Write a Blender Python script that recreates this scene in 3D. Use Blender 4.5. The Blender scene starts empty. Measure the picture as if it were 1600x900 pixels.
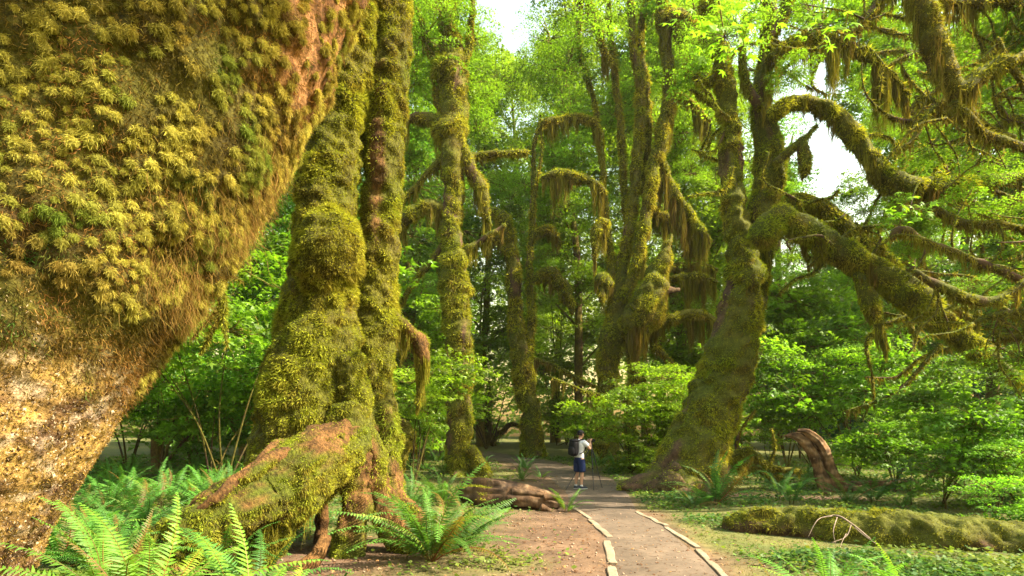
import bpy, math
import numpy as np
from mathutils import Vector, Matrix

# ------------------------------------------------------------------ camera, sky, sun, exposure
scene = bpy.context.scene
COL = scene.collection
F, H, CX, HY = 889.0, 1.6, 800.0, 683.0          # focal length in photo pixels, eye height, optical axis
cam = bpy.data.cameras.new('camera'); camo = bpy.data.objects.new('camera', cam); COL.objects.link(camo)
cam.sensor_width = 36; cam.lens = 36*F/1600; cam.shift_y = (HY-450)/1600; cam.clip_end = 600
camo.location = (0, 0, H); camo.rotation_euler = (math.radians(90), 0, 0)
scene.camera = camo
SUN_AZ, SUN_EL = math.radians(103), math.radians(43)   # azimuth from the view direction (+Y) towards +X
sdir = Vector((math.sin(SUN_AZ)*math.cos(SUN_EL), math.cos(SUN_AZ)*math.cos(SUN_EL), math.sin(SUN_EL)))
world = bpy.data.worlds.new('World'); scene.world = world; world.use_nodes = True
nt = world.node_tree; nt.nodes.clear()
sky = nt.nodes.new('ShaderNodeTexSky'); sky.sky_type = 'NISHITA'; sky.sun_disc = False
sky.sun_elevation = SUN_EL; sky.sun_rotation = SUN_AZ; sky.dust_density = 3.5; sky.air_density = 3.0; sky.ozone_density = 0.0
bg = nt.nodes.new('ShaderNodeBackground'); bg.inputs[1].default_value = 0.10
wo = nt.nodes.new('ShaderNodeOutputWorld'); nt.links.new(sky.outputs[0], bg.inputs[0]); nt.links.new(bg.outputs[0], wo.inputs[0])
sl = bpy.data.lights.new('sun', 'SUN'); sl.energy = 5.0; sl.angle = math.radians(0.6); sl.color = (1.0, 0.86, 0.66)
so = bpy.data.objects.new('sun', sl); COL.objects.link(so); so.rotation_euler = sdir.to_track_quat('Z', 'Y').to_euler(); so.location = (30, 10, 30)
scene.view_settings.view_transform = 'Standard'; scene.view_settings.look = 'None'; scene.view_settings.gamma = 1
scene.view_settings.exposure = 2.05; scene.view_settings.use_curve_mapping = False
cy = scene.cycles
cy.max_bounces = 10; cy.diffuse_bounces = 6; cy.glossy_bounces = 2; cy.transmission_bounces = 5; cy.volume_bounces = 0
cy.use_denoising = True; cy.sample_clamp_indirect = 6; cy.caustics_reflective = False; cy.caustics_refractive = False

# ------------------------------------------------------------------ numeric helpers
rng = np.random.default_rng(11)
def P(px, py, D): return np.array([(px-CX)/F*D, D, H+(HY-py)/F*D])
def A(*v): return np.array(v, float)
def unit(v): return v/np.maximum(np.linalg.norm(v, axis=-1, keepdims=True), 1e-9)
def _hash(i, j, k, s):
    n = (i*374761393 + j*668265263 + k*1274126177 + s*974634777) & 0xffffffff
    n = ((n ^ (n >> 13))*1274126177) & 0xffffffff
    n = ((n ^ (n >> 16))*668265263) & 0xffffffff
    return ((n ^ (n >> 15)) & 0xffff)/65535.0
def noise(p, s=0):
    p = np.asarray(p, float); f = np.floor(p); i = f.astype(np.int64); u = p-f; u = u*u*(3-2*u)
    r = 0
    for dx in (0, 1):
        wx = u[..., 0] if dx else 1-u[..., 0]
        for dy in (0, 1):
            wy = u[..., 1] if dy else 1-u[..., 1]
            for dz in (0, 1):
                wz = u[..., 2] if dz else 1-u[..., 2]
                r = r + wx*wy*wz*_hash(i[..., 0]+dx, i[..., 1]+dy, i[..., 2]+dz, s)
    return r*2-1
def fbm(p, o=3, s=0):
    r = 0; a = 1.0; t = 0
    for k in range(o):
        r = r+a*noise(np.asarray(p)*2**k+k*17.3, s+k); t += a; a *= .5
    return r/t
def sm(e0, e1, x):
    t = np.clip((x-e0)/(e1-e0), 0, 1); return t*t*(3-2*t)
def mixc(a, b, t): t = np.asarray(t)[..., None]; return np.asarray(a)*(1-t)+np.asarray(b)*t

# path centre line (x, y) and terrain
def G2(px, py):                       # pixel on the ground -> x, y, taking the slope into account
    D = F*H/(py-HY)
    if D > 16: D = F*(H+.48)/(py-HY+.03*F)
    return ((px-CX)/F*D, D)
PATHL = [(1.2, 3.2)]+[G2(*q) for q in ((955, 905), (950, 862), (938, 830), (893, 793), (880, 768), (850, 742), (790, 722), (740, 712))]
PATHR = [(2.5, 3.4)]+[G2(*q) for q in ((1138, 905), (1085, 860), (1040, 822), (998, 800), (985, 772), (960, 748), (885, 724), (760, 704.5))]
PATHC = [((a[0]+b[0])/2, (a[1]+b[1])/2) for a, b in zip(PATHL, PATHR)]
def dist_poly(x, y, pts):
    d = np.full(np.shape(x), 1e9)
    for (ax, ay), (bx, by) in zip(pts[:-1], pts[1:]):
        vx, vy = bx-ax, by-ay; t = np.clip(((x-ax)*vx+(y-ay)*vy)/(vx*vx+vy*vy), 0, 1)
        d = np.minimum(d, np.hypot(x-ax-t*vx, y-ay-t*vy))
    return d
def gz(x, y):
    x = np.asarray(x, float); y = np.asarray(y, float)
    z = .03*np.maximum(y-16, 0)*(y < 70)+.03*54*(y >= 70)
    d = dist_poly(x, y, PATHC); off = sm(.9, 3.5, d)
    p = np.stack([x*.35, y*.35, x*0], -1)
    z = z+off*(.10*fbm(p, 3, 5)+.03)+.012*noise(np.stack([x*3, y*3, x*0], -1), 9)
    z = z+.45*np.exp(-((x+4.2)**2/4.5+(y-3.6)**2/4.0))
    return z
def gz1(x, y): return float(gz(np.array([x]), np.array([y]))[0])

# ------------------------------------------------------------------ mesh helpers
def mesh_np(name, V, T, mat, col=None, smooth=True):
    V = np.ascontiguousarray(V, np.float32); T = np.ascontiguousarray(T, np.int32)
    m = bpy.data.meshes.new(name); k = T.shape[1]
    m.vertices.add(len(V)); m.vertices.foreach_set('co', V.ravel())
    m.loops.add(T.size); m.loops.foreach_set('vertex_index', T.ravel())
    m.polygons.add(len(T)); m.polygons.foreach_set('loop_start', np.arange(0, T.size, k, dtype=np.int32))
    m.polygons.foreach_set('use_smooth', np.full(len(T), smooth))
    if col is not None:
        a = m.attributes.new('Col', 'FLOAT_COLOR', 'POINT')
        c = np.ones((len(V), 4), np.float32); c[:, :col.shape[1]] = np.clip(col, 0, 1); a.data.foreach_set('color', c.ravel())
    m.update(calc_edges=True)
    if mat is not None: m.materials.append(mat)
    return m
class Acc:                              # several pieces of geometry of ONE part
    def __init__(s): s.V = []; s.T = []; s.C = []; s.n = 0
    def add(s, V, T, C):
        C = np.asarray(C, float)
        if C.ndim == 1: C = np.tile(C, (len(V), 1))
        s.V.append(V); s.T.append(T+s.n); s.C.append(C); s.n += len(V)
    def get(s): return np.concatenate(s.V), np.concatenate(s.T), np.concatenate(s.C)
def link(name, mesh, parent=None, loc=None, kind=None):
    o = bpy.data.objects.new(name, mesh); COL.objects.link(o)
    if parent is not None: o.parent = parent
    if loc is not None: o.location = loc
    if kind: o['kind'] = kind
    return o
def tag(o, label, cat, group=None, kind=None):
    o['label'] = label; o['category'] = cat
    if group: o['group'] = group
    if kind: o['kind'] = kind
    return o
def thing(name, label, cat, loc, group=None, rz=0):
    o = bpy.data.objects.new(name, None); COL.objects.link(o); o.location = tuple(loc); o.rotation_euler = (0, 0, rz)
    o.empty_display_size = .2
    return tag(o, label, cat, group)
def part(name, root, V, T, C, mat, kind=None, smooth=True, under=None):
    base = np.array(root.location[:])
    return link(name, mesh_np(name, V-base, T, mat, C, smooth), under or root, kind=kind)
def part_acc(name, root, acc, mat, kind=None, smooth=True, under=None):
    V, T, C = acc.get(); return part(name, root, V, T, C, mat, kind, smooth, under)

def spline(pts, step):
    pts = np.asarray(pts, float); k = len(pts)
    q = np.vstack([2*pts[0]-pts[1], pts, 2*pts[-1]-pts[-2]])
    out = []
    for i in range(k-1):
        p0, p1, p2, p3 = q[i], q[i+1], q[i+2], q[i+3]
        n = max(2, int(np.linalg.norm(p2[:3]-p1[:3])/step))
        t = np.linspace(0, 1, n, endpoint=False)[:, None]
        out.append(.5*((2*p1)+(-p0+p2)*t+(2*p0-5*p1+4*p2-p3)*t*t+(-p0+3*p1-3*p2+p3)*t**3))
    out.append(pts[-1:]); S = np.vstack(out); S[:, 3] = np.maximum(S[:, 3], .002)
    return S
def frames(S):
    T = unit(np.gradient(S[:, :3], axis=0)); N = np.zeros_like(T)
    ref = A(0, -1, 0) if abs(T[0][1]) < .9 else A(1, 0, 0)
    n = ref-T[0]*ref.dot(T[0]); n /= np.linalg.norm(n)
    for i in range(len(T)):
        n = n-T[i]*n.dot(T[i]); n /= np.linalg.norm(n); N[i] = n
    return T, N, np.cross(T, N)
def tube(pts, nseg=16, step=.1, lump=.12, freq=1.0, seed=0, flare=None, groove=0, cap=True, squash=None):
    S = spline(pts, step); T, N, B = frames(S); m = len(S)
    th = np.linspace(0, 2*np.pi, nseg, endpoint=False)
    d = np.cos(th)[None, :, None]*N[:, None]+np.sin(th)[None, :, None]*B[:, None]
    r = np.repeat(S[:, 3:4], nseg, 1)
    p = S[:, None, :3]+d*r[..., None]
    if lump: r = r*(1+lump*fbm(p*freq, 3, seed))
    if groove:                          # lengthwise ridges in bark
        g = np.stack([np.cos(th)*3+0*r, np.sin(th)*3+0*r, np.cumsum(np.full(m, .06))[:, None]+0*r], -1)
        r = r*(1+groove*fbm(g, 2, seed+3))
    if flare:
        a, hs, k, ph, z0 = flare
        r = r*(1+a*np.exp(-np.maximum(p[..., 2]-z0, 0)/hs)*(.45+.55*np.cos(k*th+ph)[None]+.35*np.cos((k+2)*th+ph*2)[None]))
    p = S[:, None, :3]+d*r[..., None]
    V = p.reshape(-1, 3)
    i, j = np.meshgrid(np.arange(m-1), np.arange(nseg), indexing='ij'); j2 = (j+1) % nseg
    a, b, c, e = i*nseg+j, i*nseg+j2, (i+1)*nseg+j2, (i+1)*nseg+j
    Tr = np.concatenate([np.stack([a, b, c], -1).reshape(-1, 3), np.stack([a, c, e], -1).reshape(-1, 3)])
    t = np.repeat(np.linspace(0, 1, m), nseg)
    if cap:
        V = np.vstack([V, S[0, :3]-T[0]*S[0, 3]*.3, S[-1, :3]+T[-1]*S[-1, 3]*.5]); n0 = m*nseg; jj = np.arange(nseg); jk = (jj+1) % nseg
        Tr = np.vstack([Tr, np.stack([jk, jj, np.full(nseg, n0)], -1), np.stack([(m-1)*nseg+jj, (m-1)*nseg+jk, np.full(nseg, n0+1)], -1)])
        t = np.append(t, [0, 1])
    return V, Tr, t
def sample(V, T, n, extra=None, face_cam=True):
    a, b, c = V[T[:, 0]], V[T[:, 1]], V[T[:, 2]]
    cr = np.cross(b-a, c-a); ar = np.linalg.norm(cr, axis=1)
    if face_cam:
        mid = (a+b+c)/3; to = unit(A(0, 0, H)-mid); ar = ar*np.where((unit(cr)*to).sum(1) > -.35, 1, .08)
    i = np.searchsorted(np.cumsum(ar)/ar.sum(), rng.random(n)); i = np.minimum(i, len(T)-1)
    u, v = rng.random(n), rng.random(n); f = u+v > 1; u[f], v[f] = 1-u[f], 1-v[f]
    w = (1-u-v)
    p = a[i]*w[:, None]+b[i]*u[:, None]+c[i]*v[:, None]
    nn = unit(cr[i])
    if extra is None: return p, nn
    return p, nn, extra[T[i, 0]]*w+extra[T[i, 1]]*u+extra[T[i, 2]]*v
def blades(p, d, L, W, droop=.3, seg=2, wav=0.0):
    """curved tapering blades; p root, d direction; returns V, T and per-vertex blade index"""
    n = len(p); L = np.broadcast_to(L, n); W = np.broadcast_to(W, n); droop = np.broadcast_to(droop, n)
    s = unit(np.cross(d, unit(rng.normal(size=(n, 3)))))
    ph = rng.random(n)*6.28
    lv = []
    for k in range(seg):
        t = k/seg
        c = p+d*(L*t)[:, None]; c[:, 2] -= droop*L*t*t
        if wav: c = c+s*(wav*L*np.sin(ph+t*5)*t)[:, None]
        w = (W*.5*(1-.75*t))[:, None]*s
        lv += [c-w, c+w]
    c = p+d*L[:, None]; c[:, 2] -= droop*L
    if wav: c = c+s*(wav*L*np.sin(ph+5))[:, None]
    lv.append(c)
    V = np.stack(lv, 1); k = 2*seg+1
    loc = []
    for q in range(seg-1): loc += [(2*q, 2*q+1, 2*q+3), (2*q, 2*q+3, 2*q+2)]
    loc.append((2*seg-2, 2*seg-1, 2*seg))
    T = (np.arange(n)[:, None, None]*k+np.array(loc)[None]).reshape(-1, 3)
    return V.reshape(-1, 3), T, np.repeat(np.arange(n), k)
# leaf outlines (x along the leaf, y across, z fold) as triangle fans
def _outline(tips):
    return np.array([(x, y, z) for x, y, z in tips], float)
LEAF9 = _outline([(0, 0, 0), (.12, -.52, -.10), (.30, -.20, .02), (.74, -.48, -.12), (.58, -.13, .02), (1.05, 0, -.14), (.58, .13, .02), (.74, .48, -.12), (.30, .20, .02), (.12, .52, -.10)])
LEAF9_T = np.array([(0, 1, 2), (0, 2, 4), (2, 3, 4), (0, 4, 6), (4, 5, 6), (0, 6, 8), (6, 7, 8), (0, 8, 9)])
LEAF4 = _outline([(0, 0, 0), (.40, -.52, -.12), (.48, -.14, .03), (1.0, 0, -.15), (.48, .14, .03), (.40, .52, -.12)])
LEAF4_T = np.array([(0, 1, 2), (0, 2, 4), (2, 3, 4), (0, 4, 5)])
LEAF2 = _outline([(0, 0, 0), (.5, -.38, -.06), (1, 0, -.1), (.5, .38, -.06)]); LEAF2_T = np.array([(0, 1, 2), (0, 2, 3)])
def leaves(p, nrm, size, shape='4', az=None):
    tv, tt = {'9': (LEAF9, LEAF9_T), '4': (LEAF4, LEAF4_T), '2': (LEAF2, LEAF2_T)}[shape]
    n = len(p); r = rng.normal(size=(n, 3)) if az is None else az
    u = unit(r-nrm*(r*nrm).sum(1)[:, None]); v = np.cross(nrm, u); size = np.broadcast_to(size, n)
    V = p[:, None]+size[:, None, None]*(tv[None, :, :1]*u[:, None]+tv[None, :, 1:2]*v[:, None]+tv[None, :, 2:]*nrm[:, None])
    k = len(tv); T = (np.arange(n)[:, None, None]*k+tt[None]).reshape(-1, 3)
    return V.reshape(-1, 3), T, np.repeat(np.arange(n), k)

# ------------------------------------------------------------------ materials
def mat_new(name):
    m = bpy.data.materials.new(name); m.use_nodes = True; n = m.node_tree; n.nodes.clear()
    return m, n, n.nodes.new('ShaderNodeOutputMaterial')
def nd(n, t, **kw):
    x = n.nodes.new(t)
    for k, v in kw.items(): setattr(x, k, v)
    return x
def leaf_mat(name, transl=.5, boost=(1.35, 1.5, .8), rough=.5, gloss=.02):
    m, n, out = mat_new(name); L = n.links.new
    at = nd(n, 'ShaderNodeAttribute', attribute_name='Col'); oi = nd(n, 'ShaderNodeObjectInfo')
    mx = nd(n, 'ShaderNodeMix', data_type='RGBA', blend_type='MULTIPLY'); mx.inputs[0].default_value = 1
    L(at.outputs['Color'], mx.inputs[6]); L(oi.outputs['Color'], mx.inputs[7])
    df = nd(n, 'ShaderNodeBsdfDiffuse'); L(mx.outputs[2], df.inputs[0])
    tb = nd(n, 'ShaderNodeMix', data_type='RGBA', blend_type='MULTIPLY'); tb.inputs[0].default_value = 1; tb.inputs[7].default_value = (*boost, 1)
    L(mx.outputs[2], tb.inputs[6]); tr = nd(n, 'ShaderNodeBsdfTranslucent'); L(tb.outputs[2], tr.inputs[0])
    s = nd(n, 'ShaderNodeMixShader'); s.inputs[0].default_value = transl; L(df.outputs[0], s.inputs[1]); L(tr.outputs[0], s.inputs[2])
    g = nd(n, 'ShaderNodeBsdfGlossy'); g.inputs['Roughness'].default_value = rough; g.inputs[0].default_value = (.9, .95, 1, 1)
    s2 = nd(n, 'ShaderNodeMixShader'); s2.inputs[0].default_value = gloss; L(s.outputs[0], s2.inputs[1]); L(g.outputs[0], s2.inputs[2])
    L(s2.outputs[0], out.inputs[0]); return m
def surf_mat(name, scale=14, amt=.5, bump=.5, dist=.02, rough=.9, stretch=1.0, flecks=None):
    """vertex colour broken up by procedural noise, with bump"""
    m, n, out = mat_new(name); L = n.links.new
    at = nd(n, 'ShaderNodeAttribute', attribute_name='Col'); tc = nd(n, 'ShaderNodeTexCoord')
    mp = nd(n, 'ShaderNodeMapping'); mp.inputs['Scale'].default_value = (1, 1, stretch); L(tc.outputs['Object'], mp.inputs[0])
    nz = nd(n, 'ShaderNodeTexNoise'); nz.inputs['Scale'].default_value = scale; nz.inputs['Detail'].default_value = 6; nz.inputs['Roughness'].default_value = .65
    L(mp.outputs[0], nz.inputs['Vector'])
    mr = nd(n, 'ShaderNodeMapRange'); mr.inputs[1].default_value = .3; mr.inputs[2].default_value = .7; mr.inputs[3].default_value = 1-amt; mr.inputs[4].default_value = 1+amt
    L(nz.outputs[0], mr.inputs[0])
    mx = nd(n, 'ShaderNodeMix', data_type='RGBA', blend_type='MULTIPLY'); mx.inputs[0].default_value = 1
    L(at.outputs['Color'], mx.inputs[6]); L(mr.outputs[0], mx.inputs[7]); col = mx.outputs[2]
    if flecks:
        n2 = nd(n, 'ShaderNodeTexNoise'); n2.inputs['Scale'].default_value = flecks[0]; n2.inputs['Detail'].default_value = 5; L(tc.outputs['Object'], n2.inputs['Vector'])
        m2 = nd(n, 'ShaderNodeMapRange'); m2.inputs[1].default_value = flecks[1]; m2.inputs[2].default_value = flecks[1]+.08; L(n2.outputs[0], m2.inputs[0])
        mm = nd(n, 'ShaderNodeMath', operation='MULTIPLY'); L(m2.outputs[0], mm.inputs[0]); L(at.outputs['Alpha'], mm.inputs[1])
        fx = nd(n, 'ShaderNodeMix', data_type='RGBA'); L(mm.outputs[0], fx.inputs[0]); L(col, fx.inputs[6]); fx.inputs[7].default_value = (*flecks[2], 1); col = fx.outputs[2]
    b = nd(n, 'ShaderNodeBump'); b.inputs['Strength'].default_value = bump; b.inputs['Distance'].default_value = dist; L(nz.outputs[0], b.inputs['Height'])
    p = nd(n, 'ShaderNodeBsdfPrincipled'); p.inputs['Roughness'].default_value = rough; p.inputs['Specular IOR Level'].default_value = .2
    L(col, p.inputs['Base Color']); L(b.outputs[0], p.inputs['Normal']); L(p.outputs[0], out.inputs[0]); return m
def plain_mat(name, c, rough=.7, scale=60, amt=.15):
    m = surf_mat(name, scale, amt, .15, .004, rough); n = m.node_tree
    rgb = nd(n, 'ShaderNodeRGB'); rgb.outputs[0].default_value = (*c, 1)
    mx = [x for x in n.nodes if x.type == 'MIX'][0]; n.links.new(rgb.outputs[0], mx.inputs[6]); return m
M_LEAF = leaf_mat('maple_leaf'); M_FERN = leaf_mat('fern_leaf', .40, (1.6, 1.5, .8), .55, .015)
M_MOSS = leaf_mat('moss', .32, (1.5, 1.35, .8), .7, .0)
M_TRUNK = surf_mat('mossy_bark', 9, .55, .9, .05)
M_OLD = surf_mat('lichen_bark', 26, .7, 1.0, .035, flecks=(38, .60, (.50, .43, .34)))
M_ROOT = surf_mat('root_bark', 30, .75, 1.0, .05, .9, .5)
M_WOOD = surf_mat('rotten_wood', 7, .6, 1.0, .04, .85, .35)
M_DIRT = surf_mat('forest_soil', 5, .28, .9, .03, .95)
M_PATH = surf_mat('trodden_soil', 9, .22, .6, .012, .95, flecks=(55, .68, (.22, .155, .10)))
M_BOARD = surf_mat('weathered_board', 16, .3, .6, .01, .85)
OL, GR, BR, BK, GO = A(.275, .255, .030), A(.165, .205, .022), A(.165, .110, .030), A(.085, .050, .028), A(.42, .27, .07)
LIME = A(.120, .235, .020)

# ------------------------------------------------------------------ ground and path
def axis(a, b, fine0, fine1, df, dc):
    v = [fine0]
    while v[-1] < fine1: v.append(v[-1]+df)
    s = df
    while v[-1] < b: s = min(s*1.12, dc); v.append(v[-1]+s)
    w = [fine0]; s = df
    while w[-1] > a: s = min(s*1.12, dc); w.append(w[-1]-s)
    return np.array(w[:0:-1]+v)
gx, gy = axis(-120, 120, -7, 9, .13, 4), axis(-25, 160, 4, 24, .13, 4)
X, Y = np.meshgrid(gx, gy); Z = gz(X, Y)
ny_, nx_ = X.shape
i, j = np.meshgrid(np.arange(ny_-1), np.arange(nx_-1), indexing='ij')
Q = np.stack([i*nx_+j, i*nx_+j+1, (i+1)*nx_+j+1, (i+1)*nx_+j], -1).reshape(-1, 4)
def dirtness(x, y):
    d = dist_poly(x, y, PATHC)
    side = np.where(x < np.interp(y, [c[1] for c in PATHC], [c[0] for c in PATHC]), 2.9, 1.35)
    n = fbm(np.stack([x*.7, y*.7, x*0], -1), 4, 21)
    a = 1-sm(.45, 1.15, d/(side*(1.0+.6*n)))
    spur = dist_poly(x, y, [G2(1130, 775), G2(1230, 776), G2(1330, 780)])       # bare patch beside the twisted stump
    a = np.maximum(a, 1-sm(.3, .9, spur+.3*n))
    root = np.hypot(x+2.3, y-7.6); a = np.maximum(a, 1-sm(1.0, 2.2, root+.6*n))
    return a
dn = dirtness(X, Y); nn = fbm(np.stack([X*2.2, Y*2.2, X*0], -1), 4, 33)
soil = mixc((.068, .043, .026), (.150, .096, .058), np.clip(.5+nn*.9, 0, 1))
litter = mixc((.065, .085, .022), (.125, .120, .036), np.clip(.5+nn, 0, 1))
gcol = mixc(litter, soil, dn)
ground = link('ground', mesh_np('ground', np.stack([X, Y, Z], -1).reshape(-1, 3), Q, M_DIRT, gcol.reshape(-1, 3)), kind='structure')
def resample2(pts, n):
    pts = np.array(pts); s = np.append(0, np.cumsum(np.hypot(*np.diff(pts, axis=0).T))); t = np.linspace(0, s[-1], n)
    x, y = np.interp(t, s, pts[:, 0]), np.interp(t, s, pts[:, 1])
    for _ in range(n//60): x[1:-1] = (x[:-2]+2*x[1:-1]+x[2:])/4; y[1:-1] = (y[:-2]+2*y[1:-1]+y[2:])/4
    return x, y
lx, ly = resample2(PATHL, 420); rx, ry = resample2(PATHR, 420)
uu = np.linspace(0, 1, 25)
px_ = lx[:, None]*(1-uu)+rx[:, None]*uu; py_ = ly[:, None]*(1-uu)+ry[:, None]*uu
pz_ = gz(px_, py_)+.008-.014*(np.abs(uu-.5)*2)**8
i, j = np.meshgrid(np.arange(419), np.arange(24), indexing='ij')
Qp = np.stack([i*25+j, i*25+j+1, (i+1)*25+j+1, (i+1)*25+j], -1).reshape(-1, 4)
pn = fbm(np.stack([px_*2.5, py_*2.5, px_*0], -1), 4, 44)
link('path', mesh_np('path', np.stack([px_, py_, pz_], -1).reshape(-1, 3), Qp, M_PATH, mixc((.080, .061, .043), (.140, .106, .075), np.clip(.5+pn, 0, 1)).reshape(-1, 3)), kind='structure')

# ------------------------------------------------------------------ mossy trees
def moss_color(p, n, seed=0, green=.5, brown=.3):
    a = fbm(p*1.1, 3, seed+70); b = fbm(p*3.7, 2, seed+90)
    c = mixc(OL, GR, np.clip(green+.7*a+.25*n[:, 2], 0, 1))
    c = mixc(c, BR, np.clip(brown+.9*b-.55*n[:, 2]-.15, 0, 1)*.85)
    return c
class MTree:
    def __init__(s, name, label, base, group=None, seed=0, green=.5, brown=.3, dens=1.0, cat='tree'):
        s.root = thing(name, label, cat, base, group); s.moss = Acc(); s.hangs = Acc(); s.seed = seed
        s.green = green; s.brown = brown; s.bark = BK; s.bt = 0; s.tone = A(1, 1, 1); s.mat = M_TRUNK; s.hd = 1.0; s.dens = dens; s.k = 0
    def limb(s, name, pts, D=None, nseg=None, step=None, lump=.16, freq=None, flare=None, hang=None, dens=1.0, bare=None, groove=.05, mat=None, under=None, fuzz=1.0, rough=1.0, kink=.45):
        q = []
        for t in pts:
            d = t[3] if len(t) > 3 else D
            w = max(t[2]-5, t[2]*.68) if d > 11 else t[2]
            q.append([*P(t[0], t[1], d), w/2/F*d])
        return s.limb3(name, q, nseg, step, lump, freq, flare, hang, dens, bare, groove, mat, under, fuzz, rough, kink)
    def limb3(s, name, q, nseg=None, step=None, lump=.16, freq=None, flare=None, hang=None, dens=1.0, bare=None, groove=.05, mat=None, under=None, fuzz=1.0, rough=1.0, kink=.45):
        q = np.array(q, float); s.k += 1; sd = s.seed*31+s.k
        if kink and len(q) > 2:
            q0 = q; q = spline(q, max(.35, 2.2*q[:, 3].mean())); w_ = np.minimum(np.linspace(0, 6, len(q)), 1)[:, None]; q[:, :3] += kink*w_*q[:, 3:4]*np.stack([noise(q[:, :3]*.9/max(q[:, 3].mean(), .15)+k_*9.1, sd+k_) for k_ in range(3)], -1)
        rm = q[:, 3].mean(); D = np.linalg.norm(q[:, :3].mean(0)-A(0, 0, H))
        nseg = nseg or int(np.clip(2*np.pi*rm/(D*.0038), 7, 64)); step = step or np.clip(D*.0043, .035, .5)
        freq = freq or .55/rm
        V, T, t = tube(q, nseg, step, lump, freq, sd, flare, groove)
        n = unit(V-V.mean(0)); a, b, c = V[T[:, 0]], V[T[:, 1]], V[T[:, 2]]
        fn = np.cross(b-a, c-a); area = .5*np.linalg.norm(fn, axis=1).sum(); vn = np.zeros_like(V)
        for k in range(3): np.add.at(vn, T[:, k], fn)
        vn = unit(vn); px = D/569.0
        wl = np.clip(px*15, .16, .5); cl = 1-np.abs(fbm(V/wl, 2, sd+60)); amp = min(px*5.0, rm*.30)*rough
        V = V+vn*(amp*(cl*1.6-1.2)+amp*.7*fbm(V/(wl*.45), 2, sd+61))[:, None]
        bareness = (lambda p, n: sm(.18+s.bt, .45+s.bt, fbm(p*A(2.2, 2.2, .6), 3, sd+5))) if bare is None else bare
        C = mixc(moss_color(V, vn, sd, s.green, s.brown)*.36, mixc(s.bark*.6, s.bark*1.35, np.clip(.5+1.4*fbm(V*A(5, 5, 9), 3, sd+2), 0, 1)), bareness(V, vn))
        o = part(name, s.root, V, T, C, mat or s.mat, under=under)
        px = D/569.0; nb = int(area/px**2*s.dens*dens*.92)
        if nb > 20:
            p, nn = sample(V, T, nb); keep = rng.random(nb) > bareness(p, nn)*.9; p, nn = p[keep], nn[keep]; nb = len(p)
            d = unit(nn*.75+rng.normal(size=(nb, 3))*.5+A(0, 0, -.25))
            tuft = np.clip(1+1.1*noise(p*.9/rm, sd+8)+.6*noise(p/(px*9), sd+9), .6, 2.4)
            L = px*(1.4+1.7*rng.random(nb))*np.minimum(tuft, 1.9)*fuzz; bv, bt, ix = blades(p-nn*px*.6, d, L, px*(.72+.52*rng.random(nb)), .25, 1)
            cc = s.tone*moss_color(p, nn, sd, s.green, s.brown)*(.45+1.0*rng.random((nb, 1)))*np.where(tuft > 1, 1.08, .92)[:, None]
            s.moss.add(bv, bt, cc[ix])
        if hang: s.hang(q, *hang)
        return o
    def hang(s, q, per_m, lmax, t0=0., t1=1., brown=.45, out=1.0):
        S = spline(q, .05); ln = np.linalg.norm(np.diff(S[:, :3], axis=0), axis=1).sum()
        T, N, B = frames(S); D = np.linalg.norm(S[:, :3].mean(0)-A(0, 0, H)); px = D/569.0
        n = int(per_m*ln*(t1-t0)*2.1*s.hd); ntas = max(3, int(ln*(t1-t0)/max(.07, px*2.6)))
        tc = t0+(t1-t0)*(np.arange(ntas)+rng.random(ntas))/ntas; ts_ = rng.random(ntas)*2-1; tl_ = np.clip(.45+.75*noise(np.stack([tc*ln*1.9, 0*tc+s.seed, 0*tc], -1), s.seed+40)+.25*rng.normal(size=ntas), .08, 1.25)
        k = rng.integers(0, ntas, n); i = np.clip((tc[k]+rng.normal(size=n)*.45*(t1-t0)/ntas)*(len(S)-1), 0, len(S)-1).astype(int)
        r = S[i, 3]*out; phi = ts_[k]*np.pi+rng.normal(size=n)*.35
        off = np.cos(phi)[:, None]*N[i]+np.sin(phi)[:, None]*B[i]; off[:, 2] = -np.abs(off[:, 2])
        p = S[i, :3]+off*(r*.95)[:, None]
        ic = np.clip(tc[k]*(len(S)-1), 0, len(S)-1).astype(int); oc_ = np.cos(ts_[k]*np.pi)[:, None]*N[ic]+np.sin(ts_[k]*np.pi)[:, None]*B[ic]; axis_ = S[ic, :3]+oc_*(S[ic, 3]*.9)[:, None]
        L = lmax*tl_[k]*(.25+.85*rng.random(n)**.8)
        pull = (axis_-p)*.75; pull[:, 2] = 0
        d = unit(A(0, 0, -1)*L[:, None]+pull*np.minimum(L/(.4*lmax), 1)[:, None]+rng.normal(size=(n, 3))*A(.05, .05, .02)*lmax*.5)
        bv, bt, ix = blades(p, d, L, np.maximum(px*(.46+.46*rng.random(n)), .004), 0., 2, .13)
        cc = mixc(mixc(OL, GR, rng.random(n)*.5), BR*1.05, np.clip(brown-.15+.6*noise(p*1.6, s.seed+3)+.2*rng.normal(size=n)+.15*rng.normal(size=ntas)[k], 0, 1))*(.40+.75*rng.random((n, 1)))
        s.hangs.add(bv, bt, cc[ix])
    def done(s):
        if s.moss.n: part_acc('moss', s.root, s.moss, M_MOSS, 'stuff', False)
        if s.hangs.n: part_acc('hanging_moss', s.root, s.hangs, M_MOSS, 'stuff', False)
        return s.root

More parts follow.
